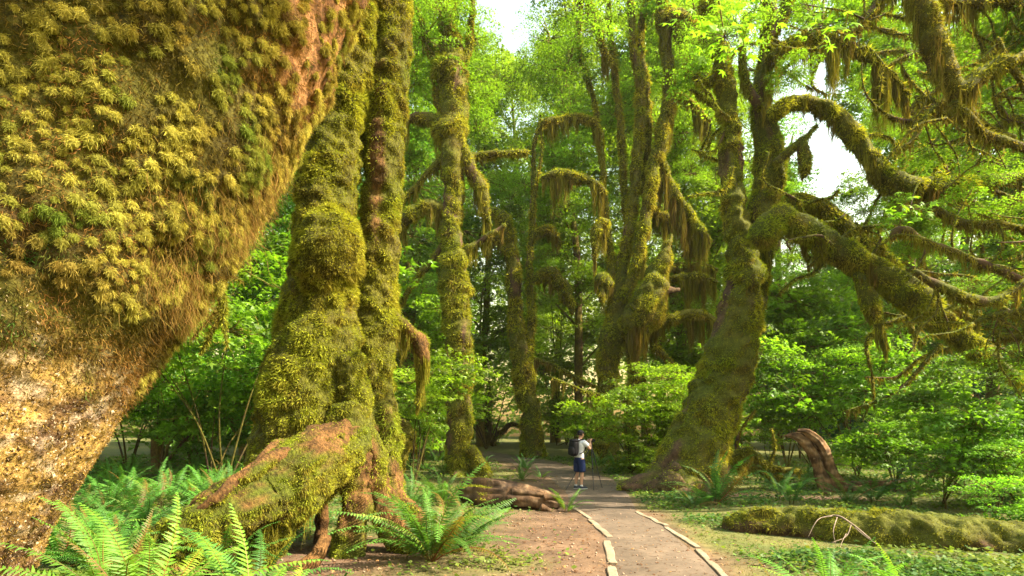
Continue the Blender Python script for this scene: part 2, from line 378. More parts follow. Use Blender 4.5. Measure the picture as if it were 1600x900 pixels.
# --- the huge leaning trunk close to the camera
b0 = P(-300, 1000, 4.6)
t1 = MTree('leaning_maple', 'huge leaning trunk beside the ferns, golden bark below and shaggy moss cushions above', (b0[0], b0[1], 0.0), seed=1, dens=0)
AX = [(-330, 1060, 415, 4.5), (-212, 860, 405, 4.6), (-78, 640, 405, 4.7), (58, 420, 415, 4.9), (168, 220, 435, 5.1), (272, 20, 452, 5.3), (345, -200, 440, 5.5), (400, -420, 400, 5.8)]
q1 = np.array([[*P(a, b, d), w/2/F*d] for a, b, w, d in AX])
V, T, tt = tube(q1, 210, .025, .10, .75, 3, None, .03)
fn = np.cross(V[T[:, 1]]-V[T[:, 0]], V[T[:, 2]]-V[T[:, 0]]); vn = np.zeros_like(V)
for k in range(3): np.add.at(vn, T[:, k], fn)
vn = unit(vn)
def upz(p): return p[:, 2]+.16*(p[:, 0]+3)+.45*fbm(p*1.1, 3, 4)          # where shaggy moss takes over
def strip(p, n): return sm(.84, .97, n[:, 0]-.25*n[:, 2]+.16*fbm(p*2, 2, 6))*sm(4.2, 4.9, p[:, 2]+.8*(p[:, 0]+2)) # bare orange bark high on the sunny side
disp = sm(1.9, 2.7, upz(V))*(.07*fbm(V*6, 3, 8)+.13*fbm(V*1.9, 2, 9))+(.016*fbm(V*16, 2, 10)+.022*(1-2*np.abs(fbm(V*A(7, 7, 5), 2, 11))))*(1-.5*sm(1.9, 2.7, upz(V)))+.06*sm(2.1, 2.7, upz(V))
V = V+vn*disp[:, None]
low = mixc(mixc((.32, .205, .055), (.085, .045, .02), np.clip(.5+1.9*fbm(V*5, 3, 12), 0, 1)), (.42, .33, .22), np.clip(fbm(V*7, 3, 14)*2.2-.25, 0, 1))
C = mixc(low, mixc(OL, BR, np.clip(.4+fbm(V*2, 2, 15), 0, 1))*.30, sm(1.75, 2.5, upz(V)))  # dark base under the upper moss paints shade into gaps between cushions
C = mixc(C, mixc((.11, .05, .018), (.33, .165, .06), np.clip(.5+1.5*fbm(V*A(9, 9, 3), 3, 18), 0, 1)), strip(V, vn))
C = np.column_stack([C, 1-sm(1.6, 2.1, upz(V))]); part('trunk', t1.root, V, T, C, M_OLD)
# short golden and pale tufts on the lower trunk
p, n, te = sample(V, T, 90000, tt); u = upz(p)
k = (u < 2.6)&(p[:, 2] > .2)&(p[:, 2] < 4); p, n, u = p[k], n[k], u[k]; N_ = len(p)
pale = rng.random(N_) < np.clip(.08+.8*fbm(p*6, 2, 16), 0, .6)
cc = np.where(pale[:, None], A(.40, .31, .19), mixc(A(.30, .20, .045), A(.11, .065, .022), np.clip(.35+1.2*fbm(p*4, 2, 17)+.3*rng.normal(size=N_), 0, 1)))*(.6+.7*rng.random((N_, 1)))
bv, bt, ix = blades(p, unit(n+rng.normal(size=(N_, 3))*.8), .008+.020*rng.random(N_), .004+.005*rng.random(N_), .2, 2)
g = Acc(); g.add(bv, bt, cc[ix])
part_acc('golden_moss', t1.root, g, M_MOSS, 'stuff', False)
p, n, te = sample(V, T, 42000, tt); u = upz(p); k = (u < 2.3)&(p[:, 2] > .1)&(p[:, 2] < 3.2); p, n = p[k], n[k]; N_ = len(p)
f_ = fbm(p*A(5, 5, 4), 3, 37); cc = mixc(mixc(A(.05, .028, .014), A(.26, .165, .06), np.clip(.5+1.6*f_, 0, 1)), A(.44, .36, .25), (rng.random(N_) < .16)*1.)*(.6+.7*rng.random((N_, 1)))
bv, bt, ix = leaves(p+n*.004, unit(n+rng.normal(size=(N_, 3))*.38), .012+.030*rng.random(N_)**2, '4', rng.normal(size=(N_, 3))*.6+A(.5, 0, .8))
g = Acc(); g.add(bv, bt, cc[ix]); part_acc('bark_flakes', t1.root, g, M_MOSS, 'stuff', False)
# tangled fibres over the upper half
p, n, te = sample(V, T, 130000, tt); u = upz(p)
k = (rng.random(len(p)) < sm(1.75, 2.2, u)*(1-.8*strip(p, n)))&(p[:, 2] < 6.5); p, n, u = p[k], n[k], u[k]; N_ = len(p)
tone = np.clip(.5+1.3*fbm(p*2.3, 3, 19), 0, 1); fresh = np.clip(fbm(p*3.1, 2, 25)*2.2-.35, 0, 1)
cc = mixc(mixc(A(.36, .185, .055), A(.17, .14, .03), tone), A(.06, .14, .025), fresh)*(.25+.75*rng.random((N_, 1)))
bv, bt, ix = blades(p, unit(n*.8+rng.normal(size=(N_, 3))*.6+A(0, 0, -.3)), .02+.05*rng.random(N_), .005+.003*rng.random(N_), .4, 2, .35)
g = Acc(); g.add(bv, bt, cc[ix])
part_acc('moss_fibres', t1.root, g, M_MOSS, 'stuff', False)
# plump feathery cushions of moss
p, n, te = sample(V, T, 22000, tt); u = upz(p); dd = fbm(p*1.6, 2, 23)
k = (u+.9*dd > 2.35)&(fbm(p*2.6, 2, 29) > -.36)&(p[:, 2] < 6.2)&((n*unit(A(0, 0, H)-p)).sum(1) > -.1)&(rng.random(len(p)) > strip(p, n)); p, n = p[k], n[k]
sel = []; 
for a in range(len(p)):
    if not sel or np.min(((p[sel]-p[a])**2).sum(1)) > (.052+.04*_hash(a, 3, 7, 1))**2: sel.append(a)
p, n = p[sel], n[sel]; NC = len(p); per = 210
size = .034+.058*rng.random(NC)**1.3; up = unit(n+A(0, 0, .45))
cl = mixc(A(.40, .375, .070), A(.31, .215, .055), np.clip(.1+1.3*fbm(p*1.5, 2, 26), 0, 1))*(.75+.5*rng.random((NC, 1))); cl = mixc(cl, A(.15, .22, .030), np.clip(fbm(p*2.2, 2, 27)*2-.45, 0, 1))
ci = np.repeat(np.arange(NC), per); M_ = len(ci)
dirn = unit(up[ci]*1.0+unit(rng.normal(size=(M_, 3)))*.98)
stretch_ = (1-.35*np.abs((dirn*n[ci]).sum(1)))[:, None]
orig = p[ci]+dirn*size[ci][:, None]*(.50+.42*rng.random((M_, 1)))*stretch_
tip = unit(dirn*.65+A(0, 0, -.35)+rng.normal(size=(M_, 3))*.7)
bv, bt, ix = blades(orig, tip, .010+size[ci]*(.14+.32*rng.random(M_)), .0046, .4, 1)
cc = cl[ci]*(.55+.75*rng.random((M_, 1)))
g = Acc(); g.add(bv, bt, cc[ix])
dv, dtri = [], []
ring = [(0, 0, 1.)]+[(math.cos(a_)*.75, math.sin(a_)*.75, .62) for a_ in np.arange(7)*.8976]+[(math.cos(a_)*1.0, math.sin(a_)*1.0, -.25) for a_ in np.arange(7)*.8976+.4]
ring = np.array(ring); dt_ = [(0, 1+k_, 1+(k_+1) % 7) for k_ in range(7)]+[(1+k_, 8+k_, 1+(k_+1) % 7) for k_ in range(7)]+[(8+k_, 8+(k_+1) % 7, 1+(k_+1) % 7) for k_ in range(7)]
e1 = unit(np.cross(up, rng.normal(size=(NC, 3)))); e2 = np.cross(up, e1)
dv = p[:, None]+(size*.58)[:, None, None]*(ring[None, :, :1]*e1[:, None]+ring[None, :, 1:2]*e2[:, None]+ring[None, :, 2:]*up[:, None])*(.85+.3*rng.random((NC, 15, 1)))
g.add(dv.reshape(-1, 3), (np.arange(NC)[:, None, None]*15+np.array(dt_)[None]).reshape(-1, 3), np.repeat(cl*.62, 15, 0))
part_acc('moss_cushions', t1.root, g, M_MOSS, 'stuff', False)
# ragged fringe hanging from its lower edge
S = spline(q1, .03); fr = Acc()
e = S[(S[:, 2] > 3.3)&(S[:, 2] < 5.0)]; N_ = 12000
i = rng.integers(0, len(e), N_); side = unit(A(.88, .05, -.52)+rng.normal(size=(N_, 3))*A(.10, .30, .10))
p = e[i, :3]+side*(e[i, 3:4]*(.96+.12*rng.random((N_, 1))))
env = np.clip(.4+1.0*noise(np.stack([e[i, 2]*5, e[i, 0]*3, 0*i], -1), 31), .1, 1.3)
bv, bt, ix = blades(p, unit(A(.05, -.05, -1)+rng.normal(size=(N_, 3))*.38), .30*env*(.25+.8*rng.random(N_)), .005, .25, 3, .22)
cc = mixc(A(.30, .165, .055), A(.20, .17, .035), rng.random(N_))*(.45+.8*rng.random((N_, 1))); fr.add(bv, bt, cc[ix])
part_acc('hanging_moss', t1.root, fr, M_MOSS, 'stuff', False)
t1.dens = 1.0; t1.moss = Acc(); t1.hangs = Acc()
for tw in ([(322, 395, 12), (338, 440, 10), (345, 480, 8), (330, 520, 6), (312, 555, 3)], [(338, 440, 8), (350, 470, 6), (348, 500, 5), (355, 540, 3)], [(342, 480, 6), (330, 495, 4), (300, 530, 2)], [(335, 400, 7), (352, 425, 5), (380, 440, 2)]):
    t1.limb('twig', tw, 5.6, fuzz=1.6, dens=1.2)
t1.done()

# --- the twin-stemmed tree standing on arched roots
b2 = P(520, 800, 8.4)
t2 = MTree('twin_trunk_tree', 'thick mossy twin trunk tree standing on arched roots with a hollow beneath', (b2[0], b2[1], 0), seed=2, green=.42, brown=.30, dens=1.3)
t2.bark = A(.120, .062, .020)
t2.mat = M_ROOT; t2.tone = A(1.12, 1.22, 1.0)
nobare = lambda p, n: sm(.45, .7, fbm(p*A(1.6, 1.6, .5), 3, 51))
def rootbare(p, n): return np.maximum(nobare(p, n)*.6, sm(.15, .5, fbm(p*A(2.4, 2.4, 1.6), 3, 52)+.35-.55*np.abs(p[:, 2]-.75)))
t2.limb('trunk', kink=.15, pts=[(462, 770, 103, 8.2), (468, 735, 129, 8.3), (480, 680, 135, 8.4), (486, 600, 130, 8.45), (492, 500, 113, 8.5), (507, 400, 89, 8.55), (512, 300, 89, 8.6), (535, 150, 84, 8.7), (560, 0, 86, 8.8), (580, -160, 81, 9)], lump=.14, freq=.9, bare=nobare, fuzz=1.3, groove=.10)
t2.limb('burl', [(520, 335, 34, 8.3), (512, 365, 86, 8.25), (509, 400, 96, 8.2), (506, 440, 77, 8.3), (502, 470, 34, 8.4)], lump=.06, bare=lambda p, n: 0*p[:, 0], fuzz=1.5)
t2.limb('second_trunk', kink=.2, pts=[(612, 790, 39, 8.6), (600, 730, 53, 8.8), (588, 650, 60, 8.95), (585, 560, 60, 9), (590, 450, 61, 9), (598, 330, 56, 9), (604, 200, 56, 9), (612, 60, 53, 9), (625, -120, 51, 9.1)], lump=.14, freq=1.1, fuzz=1.2, groove=.08, bare=lambda p, n: np.maximum(nobare(p, n), sm(.2, .5, fbm(p*A(2, 2, .4), 2, 53)+.25*(p[:, 2] < 1.9))))
for r in ([(545, 690, 80, 8.1), (520, 712, 92, 7.7), (470, 735, 98, 7.2), (405, 772, 96, 6.8), (340, 808, 90, 6.45), (272, 858, 80, 6.2), (200, 920, 66, 6.0), (130, 985, 50, 5.8)],
          ):
    t2.limb('buttress_root', r, lump=.16, freq=1.6, bare=lambda p, n: sm(.12, .5, fbm(p*A(1.7, 1.7, 1.7), 3, 57)*1.3+.65*n[:, 2]-.25), groove=.2, hang=(160, .38, .1, .9))
for r in ([(520, 668, 26, 7.9), (490, 694, 24, 7.25), (440, 714, 22, 6.9), (390, 738, 20, 6.5), (345, 768, 16, 6.2), (310, 800, 10, 6.1)], [(500, 672, 22, 8.0), (468, 690, 20, 7.7), (436, 700, 18, 7.4), (400, 722, 14, 7.0), (360, 752, 10, 6.7)], [(540, 660, 24, 7.9), (528, 700, 26, 7.45), (500, 738, 24, 7.1), (470, 775, 20, 6.9), (440, 815, 16, 6.75)]):
    t2.limb('sinew_root', r, lump=.2, freq=3, bare=lambda p, n: sm(-.35, .1, fbm(p*A(2.5, 2.5, 2.5), 3, 58)+.3*n[:, 2]), groove=.2, kink=.9)
t2.limb('root', [(450, 720, 90, 7.5), (440, 770, 96, 7.25), (425, 815, 84, 7.1), (405, 860, 60, 7.0), (385, 905, 46, 6.9), (372, 950, 34, 6.8)], lump=.2, freq=1.5, bare=rootbare, groove=.1)
t2.limb('root', [(548, 640, 62, 8.1), (552, 700, 58, 8.0), (556, 760, 50, 7.9), (552, 820, 46, 7.8), (548, 880, 50, 7.7), (560, 930, 40, 7.5)], lump=.2, freq=1.8, bare=rootbare, groove=.1)
t2.limb('root', [(545, 560, 46, 8.2), (560, 650, 52, 8.15), (578, 720, 52, 8.1), (592, 775, 46, 8.1), (612, 822, 46, 8.0), (640, 868, 38, 7.9)], lump=.2, freq=1.8, bare=rootbare, groove=.1)
t2.limb('root', [(596, 720, 46, 8.7), (612, 765, 40, 8.7), (636, 800, 34, 8.7), (668, 830, 24, 8.7)], lump=.2, freq=2, bare=rootbare, groove=.1)
t2.limb('root', [(440, 640, 60, 8.3), (425, 700, 70, 8.2), (412, 745, 60, 8.2), (400, 800, 50, 8.2), (388, 860, 44, 8.2)], lump=.2, freq=1.8, bare=rootbare, groove=.1)
t2.limb('root', [(500, 770, 22, 8.6), (503, 820, 18, 8.6), (498, 890, 22, 8.6)], bare=lambda p, n: 1+0*p[:, 0], dens=0)
t2.limb('root', [(508, 838, 16, 7.2), (495, 868, 24, 7.0), (465, 888, 26, 6.8), (430, 896, 22, 6.7), (395, 915, 16, 6.6)], bare=lambda p, n: 1+0*p[:, 0], dens=0)
t2.limb('limb', [(600, 480, 20, 9), (612, 492, 20, 9), (635, 512, 20, 9.1), (656, 530, 24, 9.2), (662, 560, 20, 9.2), (655, 600, 9, 9.2), (652, 640, 6, 9.2)], hang=(420, .45), lump=.25)
t2.done()

# --- slim upright mossy trunk right of the twin trunk
b3 = P(722, 745, 21.5)
t3 = MTree('upright_maple', 'straight slender mossy trunk with collars of moss between the twin trunk and the photographer', (b3[0], b3[1], gz1(b3[0], b3[1])), seed=3, green=.5, brown=.25, dens=1.3)
D = 21.5; t3.tone = A(1.2, 1.25, 1.0)
t3.limb('trunk', kink=.25, pts=[(724, 752, 60), (722, 735, 46), (719, 690, 40), (718, 620, 42), (716, 560, 44), (712, 480, 46), (707, 418, 46), (706, 408, 38), (706, 350, 35), (708, 280, 36), (708, 205, 46), (707, 120, 46), (703, 60, 36), (700, -20, 30), (698, -160, 26)], D=D, lump=.14, freq=2.2, flare=(.5, .5, 4, .6, b3[2]))
for cpy, w in ((408, 50), (452, 52), (195, 56), (118, 54)):
    t3.limb('moss_collar', [(706 if cpy != 452 else 710, cpy-9, w*.7), (706 if cpy != 452 else 710, cpy, w), (707 if cpy != 452 else 711, cpy+10, w*.72)], D, lump=.2, bare=lambda p, n: 0*p[:, 0], fuzz=1.5)
t3.limb('root', [(735, 700, 20), (748, 728, 26), (762, 745, 22), (772, 752, 10)], D-.5, lump=.2)
t3.limb('limb', [(708, 205, 24), (680, 190, 24), (652, 184, 20), (634, 192, 14), (630, 230, 8)], D, hang=(160, 1.2))
t3.limb('limb', [(700, 330, 22), (670, 322, 24), (640, 335, 26), (615, 360, 24), (596, 400, 18)], D, hang=(160, 1.0))
t3.limb('limb', [(704, 350, 16), (688, 385, 14), (660, 425, 13), (640, 450, 12), (626, 475, 8)], D, hang=(60, .35))
t3.limb('limb', [(704, 235, 16), (668, 270, 15), (640, 300, 12), (612, 340, 8)], D, hang=(110, .8))
t3.limb('limb', [(714, 220, 24), (735, 262, 26), (750, 300, 24), (762, 340, 14), (768, 352, 5)], D, hang=(240, 1.3))
t3.limb('limb', [(730, 244, 18), (760, 242, 15), (800, 239, 13), (824, 237, 8)], D+.5, hang=(130, .45))
t3.limb('limb', [(722, 395, 14), (745, 380, 16), (770, 366, 14), (788, 352, 10)], D, hang=(160, .9))
t3.limb('limb', [(698, 200, 20), (684, 150, 18), (676, 90, 14), (660, 40, 9), (640, -20, 5)], D, hang=(60, .5))
t3.limb('limb', [(716, 130, 18), (730, 80, 16), (738, 20, 12), (746, -60, 8)], D, hang=(60, .5))
t3.limb('limb', [(700, 100, 12), (672, 70, 9), (640, 130, 7), (622, 210, 4)], D+1, hang=(40, .5))
t3.done()

# --- pair of stems further down the path
b4 = P(832, 710, 32)
t4 = MTree('forked_maple', 'mossy forked trunk leaning by the far bend of the path', (b4[0], b4[1], gz1(b4[0], b4[1])), seed=4, green=.5, brown=.25, dens=1.3)
D = 32; t4.tone = A(1.4, 1.4, 1.0); t4.bt = .15
t4.limb('trunk', [(834, 712, 48), (832, 690, 38), (826, 640, 36), (818, 585, 36), (808, 510, 28), (802, 440, 28), (796, 385, 26), (788, 340, 26), (770, 330, 14), (755, 345, 7)], D, hang=(30, .6))
t4.limb('stem', [(822, 600, 24), (826, 540, 20), (829, 470, 17), (829, 400, 15), (833, 320, 13), (834, 240, 10), (846, 180, 8)], D)
t4.limb('limb', [(830, 440, 12), (850, 432, 26), (872, 440, 26), (886, 462, 24), (894, 490, 8)], D, hang=(150, 1.3))
t4.limb('limb', [(832, 372, 10), (846, 362, 20), (862, 360, 20), (874, 385, 10)], D, hang=(120, 1.2))
t4.limb('limb', [(794, 380, 18), (778, 372, 26), (765, 380, 20), (760, 400, 8)], D, hang=(120, 1.1))
t4.limb('limb', [(835, 560, 8), (868, 572, 9), (905, 592, 9), (935, 605, 6)], D-3, hang=(90, .8))
t4.done()

# --- many-stemmed maple with moss-draped arches behind the photographer
b5 = P(950, 724, 27.5)
t5 = MTree('many_stemmed_maple', 'many stemmed maple draped with long brown moss right behind the photographer', (b5[0], b5[1], gz1(b5[0], b5[1])), seed=5, green=.45, brown=.32, dens=1.6)
D = 27.5; t5.bt = .22; t5.tone = A(1.3, 1.35, 1.0)
t5.limb('trunk', [(948, 730, 49), (946, 700, 38), (944, 640, 33), (948, 580, 36), (956, 520, 42), (966, 470, 37), (972, 420, 26), (984, 360, 23), (992, 300, 22), (996, 230, 20), (1000, 150, 18), (990, 70, 16), (984, -10, 13), (980, -120, 12)], D, lump=.24, freq=1.4, hang=(81, 0.81, .25, .8), flare=(.5, .6, 4, .3, b5[2]))
t5.limb('stem', [(985, 700, 23), (988, 640, 23), (990, 560, 22), (985, 500, 27)], D+.4, hang=(54, 0.72))
t5.limb('stem', [(962, 480, 24), (956, 420, 18), (948, 360, 15), (944, 300, 13), (940, 240, 13), (934, 200, 16), (915, 185, 18), (880, 187, 16), (852, 192, 16), (842, 205, 7)], D, lump=.25, hang=(171, 1.03, .35, 1.))
t5.limb('limb', [(846, 200, 6), (846, 240, 6), (838, 290, 6), (832, 340, 4)], D, hang=(54, 0.45))
t5.limb('limb', [(944, 300, 13), (925, 285, 16), (895, 274, 22), (865, 274, 20), (846, 280, 11)], D-.3, hang=(207, 1.53))
t5.limb('limb', [(950, 350, 16), (938, 350, 23), (930, 375, 20), (930, 400, 11)], D-.5, hang=(180, 1.35))
t5.limb('limb', [(955, 445, 18), (944, 434, 23), (938, 445, 20), (940, 470, 12)], D-.6, hang=(198, 1.26))
t5.limb('stem', [(978, 470, 20), (996, 400, 22), (1010, 330, 23), (1022, 260, 24), (1036, 200, 27), (1046, 150, 23), (1042, 90, 20), (1032, 30, 18), (1040, -40, 16)], D-.4, lump=.25, hang=(117, 1.08))
t5.limb('stem', [(982, 380, 16), (976, 300, 15), (972, 220, 16), (962, 130, 15), (954, 60, 12), (950, -20, 10), (948, -120, 7)], D+.3, hang=(81, 0.72))
t5.limb('stem', [(1004, 300, 15), (1012, 220, 15), (1010, 140, 16), (1000, 60, 15), (1012, 0, 13), (1030, -60, 12)], D+.5, hang=(90, 0.90))
t5.limb('limb', [(1040, 20, 30), (1062, 30, 40), (1078, 62, 48), (1094, 100, 46), (1102, 122, 20)], D-1, lump=.2, hang=(210, 0.96))
t5.limb('limb', [(975, 510, 40), (1000, 500, 64), (1018, 470, 58), (1028, 430, 36), (1036, 400, 24), (1050, 366, 6)], D-1, lump=.22, hang=(300, 1.68, 0, .8))
t5.limb('limb', [(1020, 460, 22), (1042, 455, 18), (1062, 452, 9)], D-1.1, dens=.2, bare=lambda p, n: .9+0*p[:, 0])
t5.limb('limb', [(1030, 250, 22), (1052, 300, 22), (1075, 330, 20), (1095, 360, 18), (1108, 380, 10)], D, hang=(255, 1.92))
t5.limb('limb', [(1020, 330, 18), (1050, 345, 16), (1080, 370, 14), (1104, 385, 8)], D+1, hang=(225, 1.44))
t5.limb('limb', [(1010, 440, 14), (1050, 436, 16), (1088, 432, 18), (1120, 440, 10)], D+1, hang=(300, 1.80))
t5.limb('limb', [(1010, 500, 14), (1050, 496, 20), (1090, 492, 20), (1125, 505, 10)], D, hang=(300, 1.56))
t5.limb('limb', [(1000, 420, 14), (1040, 420, 14), (1080, 410, 12), (1120, 422, 8)], D+2, hang=(255, 1.44))
t5.limb('limb', [(1020, 540, 16), (1045, 562, 14), (1062, 600, 12), (1070, 640, 10)], D)
t5.limb('limb', [(1040, 180, 14), (1062, 150, 12), (1085, 165, 11), (1110, 190, 10)], D, hang=(225, 1.68))
t5.limb('limb', [(934, 190, 12), (922, 130, 10), (905, 80, 9), (908, -20, 8)], D+1, hang=(60, 0.60))
t5.limb('limb', [(955, 100, 14), (938, 60, 14), (930, 20, 12), (900, -30, 10)], D, hang=(195, 1.08))
t5.limb('root', [(938, 690, 30), (928, 715, 24), (905, 728, 14)], D-.6)
t5.limb('limb', [(945, 620, 8), (915, 612, 7), (888, 600, 6), (862, 590, 4)], D-2, hang=(105, 0.72))
t5.done()

# --- big forked maple on the right of the path
b6 = P(1078, 770, 17.2)
t6 = MTree('forked_giant_maple', 'big mossy maple forking above its leaning trunk with long arching limbs right of the path', (b6[0], b6[1], gz1(b6[0], b6[1])), seed=6, green=.6, brown=.16, dens=1.35)
D = 17.2; t6.tone = A(1.35, 1.42, 1.0)
t6.limb('trunk', kink=.12, pts=[(1052, 792, 148), (1060, 765, 124), (1080, 715, 100), (1106, 650, 91), (1132, 590, 82), (1150, 520, 73), (1162, 460, 65), (1160, 405, 50), (1148, 340, 38), (1145, 260, 36), (1140, 185, 33), (1128, 100, 30), (1108, 20, 28), (1092, -60, 26), (1080, -180, 22)], D=D, lump=.15, freq=1.2, hang=(45, .7, .1, .45), flare=(.45, .5, 5, 1.1, 0), bare=lambda p, n: np.maximum(sm(.16, .40, fbm(p*A(1.7, 1.7, .5), 3, 66)), sm(.0, .5, fbm(p*A(3, 3, .8), 2, 67)+.55-p[:, 2]*.8)))
t6.limb('stem', kink=.25, pts=[(1176, 500, 34), (1184, 430, 39), (1190, 360, 44), (1196, 300, 48), (1202, 250, 49), (1196, 190, 37), (1196, 120, 30), (1202, 40, 27), (1208, -60, 24), (1212, -180, 20)], D=D+.3, lump=.2, hang=(70, .9, .15, .9))
t6.limb('limb', [(1186, 378, 40), (1206, 348, 46), (1240, 347, 44), (1300, 384, 42), (1365, 424, 46), (1425, 461, 50), (1470, 499, 38), (1520, 540, 34), (1570, 580, 26), (1605, 606, 14)], D-1.2, lump=.12, hang=(200, .8, .06, .42), bare=lambda p, n: 0*p[:, 0], kink=.15)
t6.limb('limb', [(1205, 340, 30), (1250, 315, 32), (1295, 333, 34), (1340, 372, 32), (1385, 405, 26), (1420, 440, 12)], D+.4, hang=(170, .9), bare=lambda p, n: 0*p[:, 0], kink=.15)
t6.limb('limb', [(1205, 182, 26), (1235, 162, 26), (1270, 160, 27), (1310, 185, 28), (1345, 228, 30), (1372, 268, 34), (1400, 292, 44), (1450, 296, 40), (1500, 288, 30), (1560, 280, 22), (1640, 268, 16)], D-.6, lump=.16, hang=(150, .7, .1, .95), bare=lambda p, n: 0*p[:, 0], kink=.15)
t6.limb('limb', [(1212, 255, 20), (1240, 230, 18), (1262, 212, 12), (1276, 196, 7)], D-.4, lump=.2, kink=.15)
t6.limb('limb', [(1252, 216, 16), (1256, 240, 24), (1258, 262, 22), (1257, 276, 8)], D-.4, lump=.3, hang=(420, .5), kink=.15)
t6.limb('limb', [(1400, 300, 26), (1420, 330, 24), (1436, 365, 18), (1440, 400, 8)], D-.6, hang=(200, .9), kink=.15)
t6.limb('limb', [(1340, 425, 20), (1358, 470, 30), (1374, 508, 18), (1386, 545, 6)], D-1.3, lump=.2, hang=(300, .55), kink=.15)
t6.limb('limb', [(1202, 95, 22), (1240, 68, 24), (1290, 62, 22), (1340, 78, 20), (1385, 110, 14), (1420, 150, 9)], D-.4, hang=(380, 1.9), kink=.15)
t6.limb('limb', [(1200, 60, 20), (1225, 20, 20), (1235, -40, 18)], D-.2, hang=(150, .9), kink=.15)
t6.limb('limb', [(1130, 110, 22), (1105, 130, 20), (1085, 118, 14)], D, hang=(160, 1.0), kink=.15)
t6.limb('limb', [(1140, 190, 16), (1120, 170, 13), (1096, 150, 11), (1078, 140, 7)], D, hang=(90, .5), kink=.15)
t6.limb('limb', [(1190, 170, 18), (1170, 140, 18), (1160, 90, 14), (1165, 20, 10)], D, hang=(150, .9), kink=.15)
T6L = [(1300, 383), (1365, 425), (1310, 185), (1345, 228), (1400, 292), (1450, 296), (1500, 288), (1250, 315), (1340, 372), (1290, 62), (1340, 78), (1145, 260), (1140, 185), (1196, 120), (1202, 60)]
for n_ in range(46):
    a = T6L[rng.integers(0, len(T6L))]; pts = [(a[0], a[1], 8)]; ang = rng.random()*6.28
    for s_ in range(4):
        ang += rng.normal()*.7; ln = 14+20*rng.random(); pts.append((pts[-1][0]+ln*math.cos(ang), pts[-1][1]+ln*math.sin(ang), 7.2-s_*1.0))
    if any(math.hypot(a_[0]-1288, a_[1]-240) < 55 for a_ in pts): continue
    t6.limb('twig', pts, D-.3+rng.normal()*.5, nseg=5, step=.12, lump=.2, dens=.8, fuzz=1.3, hang=(70, .22), kink=0)
t6.limb('root', [(1062, 735, 44), (1030, 758, 36), (1008, 772, 26), (985, 781, 14), (965, 786, 6)], D-.7, lump=.2, bare=lambda p, n: .85+0*p[:, 0])
t6.limb('root', [(1060, 750, 46), (1036, 775, 36), (1012, 788, 22), (990, 796, 10)], D-1.3, lump=.2, bare=lambda p, n: .8+0*p[:, 0])
t6.limb('root', [(1095, 730, 50), (1100, 765, 44), (1104, 792, 26)], D-.8, lump=.2)
t6.done()

# --- maple rooted outside the frame whose tangled limbs reach in from the right
b7 = P(1760, 800, 12.0)
t7 = MTree('reaching_maple', 'tangle of dark mossy branches reaching in along the upper right side', (b7[0], b7[1], gz1(b7[0], b7[1])), seed=7, green=.5, brown=.3, dens=1.0)
D = 12.0; t7.hd = .62
t7.limb('trunk', [(1752, 850, 130), (1756, 700, 110), (1760, 400, 100), (1750, 100, 95), (1730, -200, 80), (1700, -500, 60)], D)
RL = [[(1745, 30, 40), (1660, 66, 24), (1590, 92, 22), (1530, 118, 24), (1498, 140, 26), (1480, 110, 30), (1462, 70, 34), (1445, 20, 36), (1430, -40, 34)],
      [(1498, 138, 20), (1520, 175, 15), (1545, 200, 13), (1585, 215, 10)],
      [(1745, -20, 40), (1620, -8, 26), (1540, 5, 22), (1450, 0, 24), (1390, -15, 20)],
      [(1390, -30, 22), (1372, 10, 24), (1350, 30, 18), (1330, 60, 8)],
      [(1745, 300, 30), (1650, 230, 20), (1580, 185, 17), (1540, 215, 16), (1510, 190, 14), (1470, 165, 12), (1430, 150, 8)],
      [(1745, 330, 26), (1660, 260, 18), (1600, 230, 14), (1540, 210, 13), (1490, 160, 11)],
      [(1745, 470, 30), (1660, 455, 20), (1600, 440, 17), (1545, 415, 16), (1490, 395, 15), (1440, 372, 13), (1402, 360, 20), (1392, 375, 12)],
      [(1745, 500, 26), (1660, 488, 18), (1600, 490, 16), (1550, 492, 14), (1520, 505, 8)],
      [(1745, 560, 26), (1660, 535, 20), (1600, 525, 16), (1560, 528, 12)],
      [(1745, 420, 24), (1640, 370, 18), (1560, 350, 16), (1500, 345, 20), (1450, 320, 10)],
      [(1600, 440, 12), (1560, 470, 14), (1510, 465, 16), (1465, 445, 14), (1430, 425, 10)],
      [(1490, 140, 14), (1450, 180, 12), (1425, 220, 10), (1400, 235, 6)],
      [(1500, 150, 15), (1480, 185, 16), (1455, 170, 13), (1420, 190, 12), (1385, 180, 7)],
      [(1580, 190, 12), (1555, 150, 8), (1540, 90, 6), (1520, 40, 4)], [(1530, 118, 10), (1555, 70, 7), (1580, 30, 5)],
      [(1745, 140, 24), (1650, 150, 12), (1600, 130, 9), (1560, 60, 6)]]
for n_, r in enumerate(RL):
    t7.limb('limb', r, D+(n_ % 5-2)*.5, lump=.22, hang=(150, .32 if n_ not in (0, 2, 3) else .75), dens=.9)
# long crooked secondary branches
for n_ in range(44):
    sx, sy = rng.uniform(1430, 1660), rng.uniform(-10, 560); ang = math.pi+rng.normal()*.7; pts = [(sx, sy, 13)]
    for s_ in range(5):
        ang += rng.normal()*.45; ln = 28+26*rng.random(); pts.append((pts[-1][0]+ln*math.cos(ang), pts[-1][1]+ln*math.sin(ang)*.8, 12-s_*1.8))
    pts = [(a[0], a[1], a[2]*.8) for a in pts]
    if any(math.hypot(a[0]-1285, a[1]-235) < 115 for a in pts): continue
    t7.limb('branch', pts, D+5.5+rng.normal()*.8, nseg=7, step=.12, lump=.25, dens=.9, fuzz=1.2, hang=(130, .30), kink=.3)
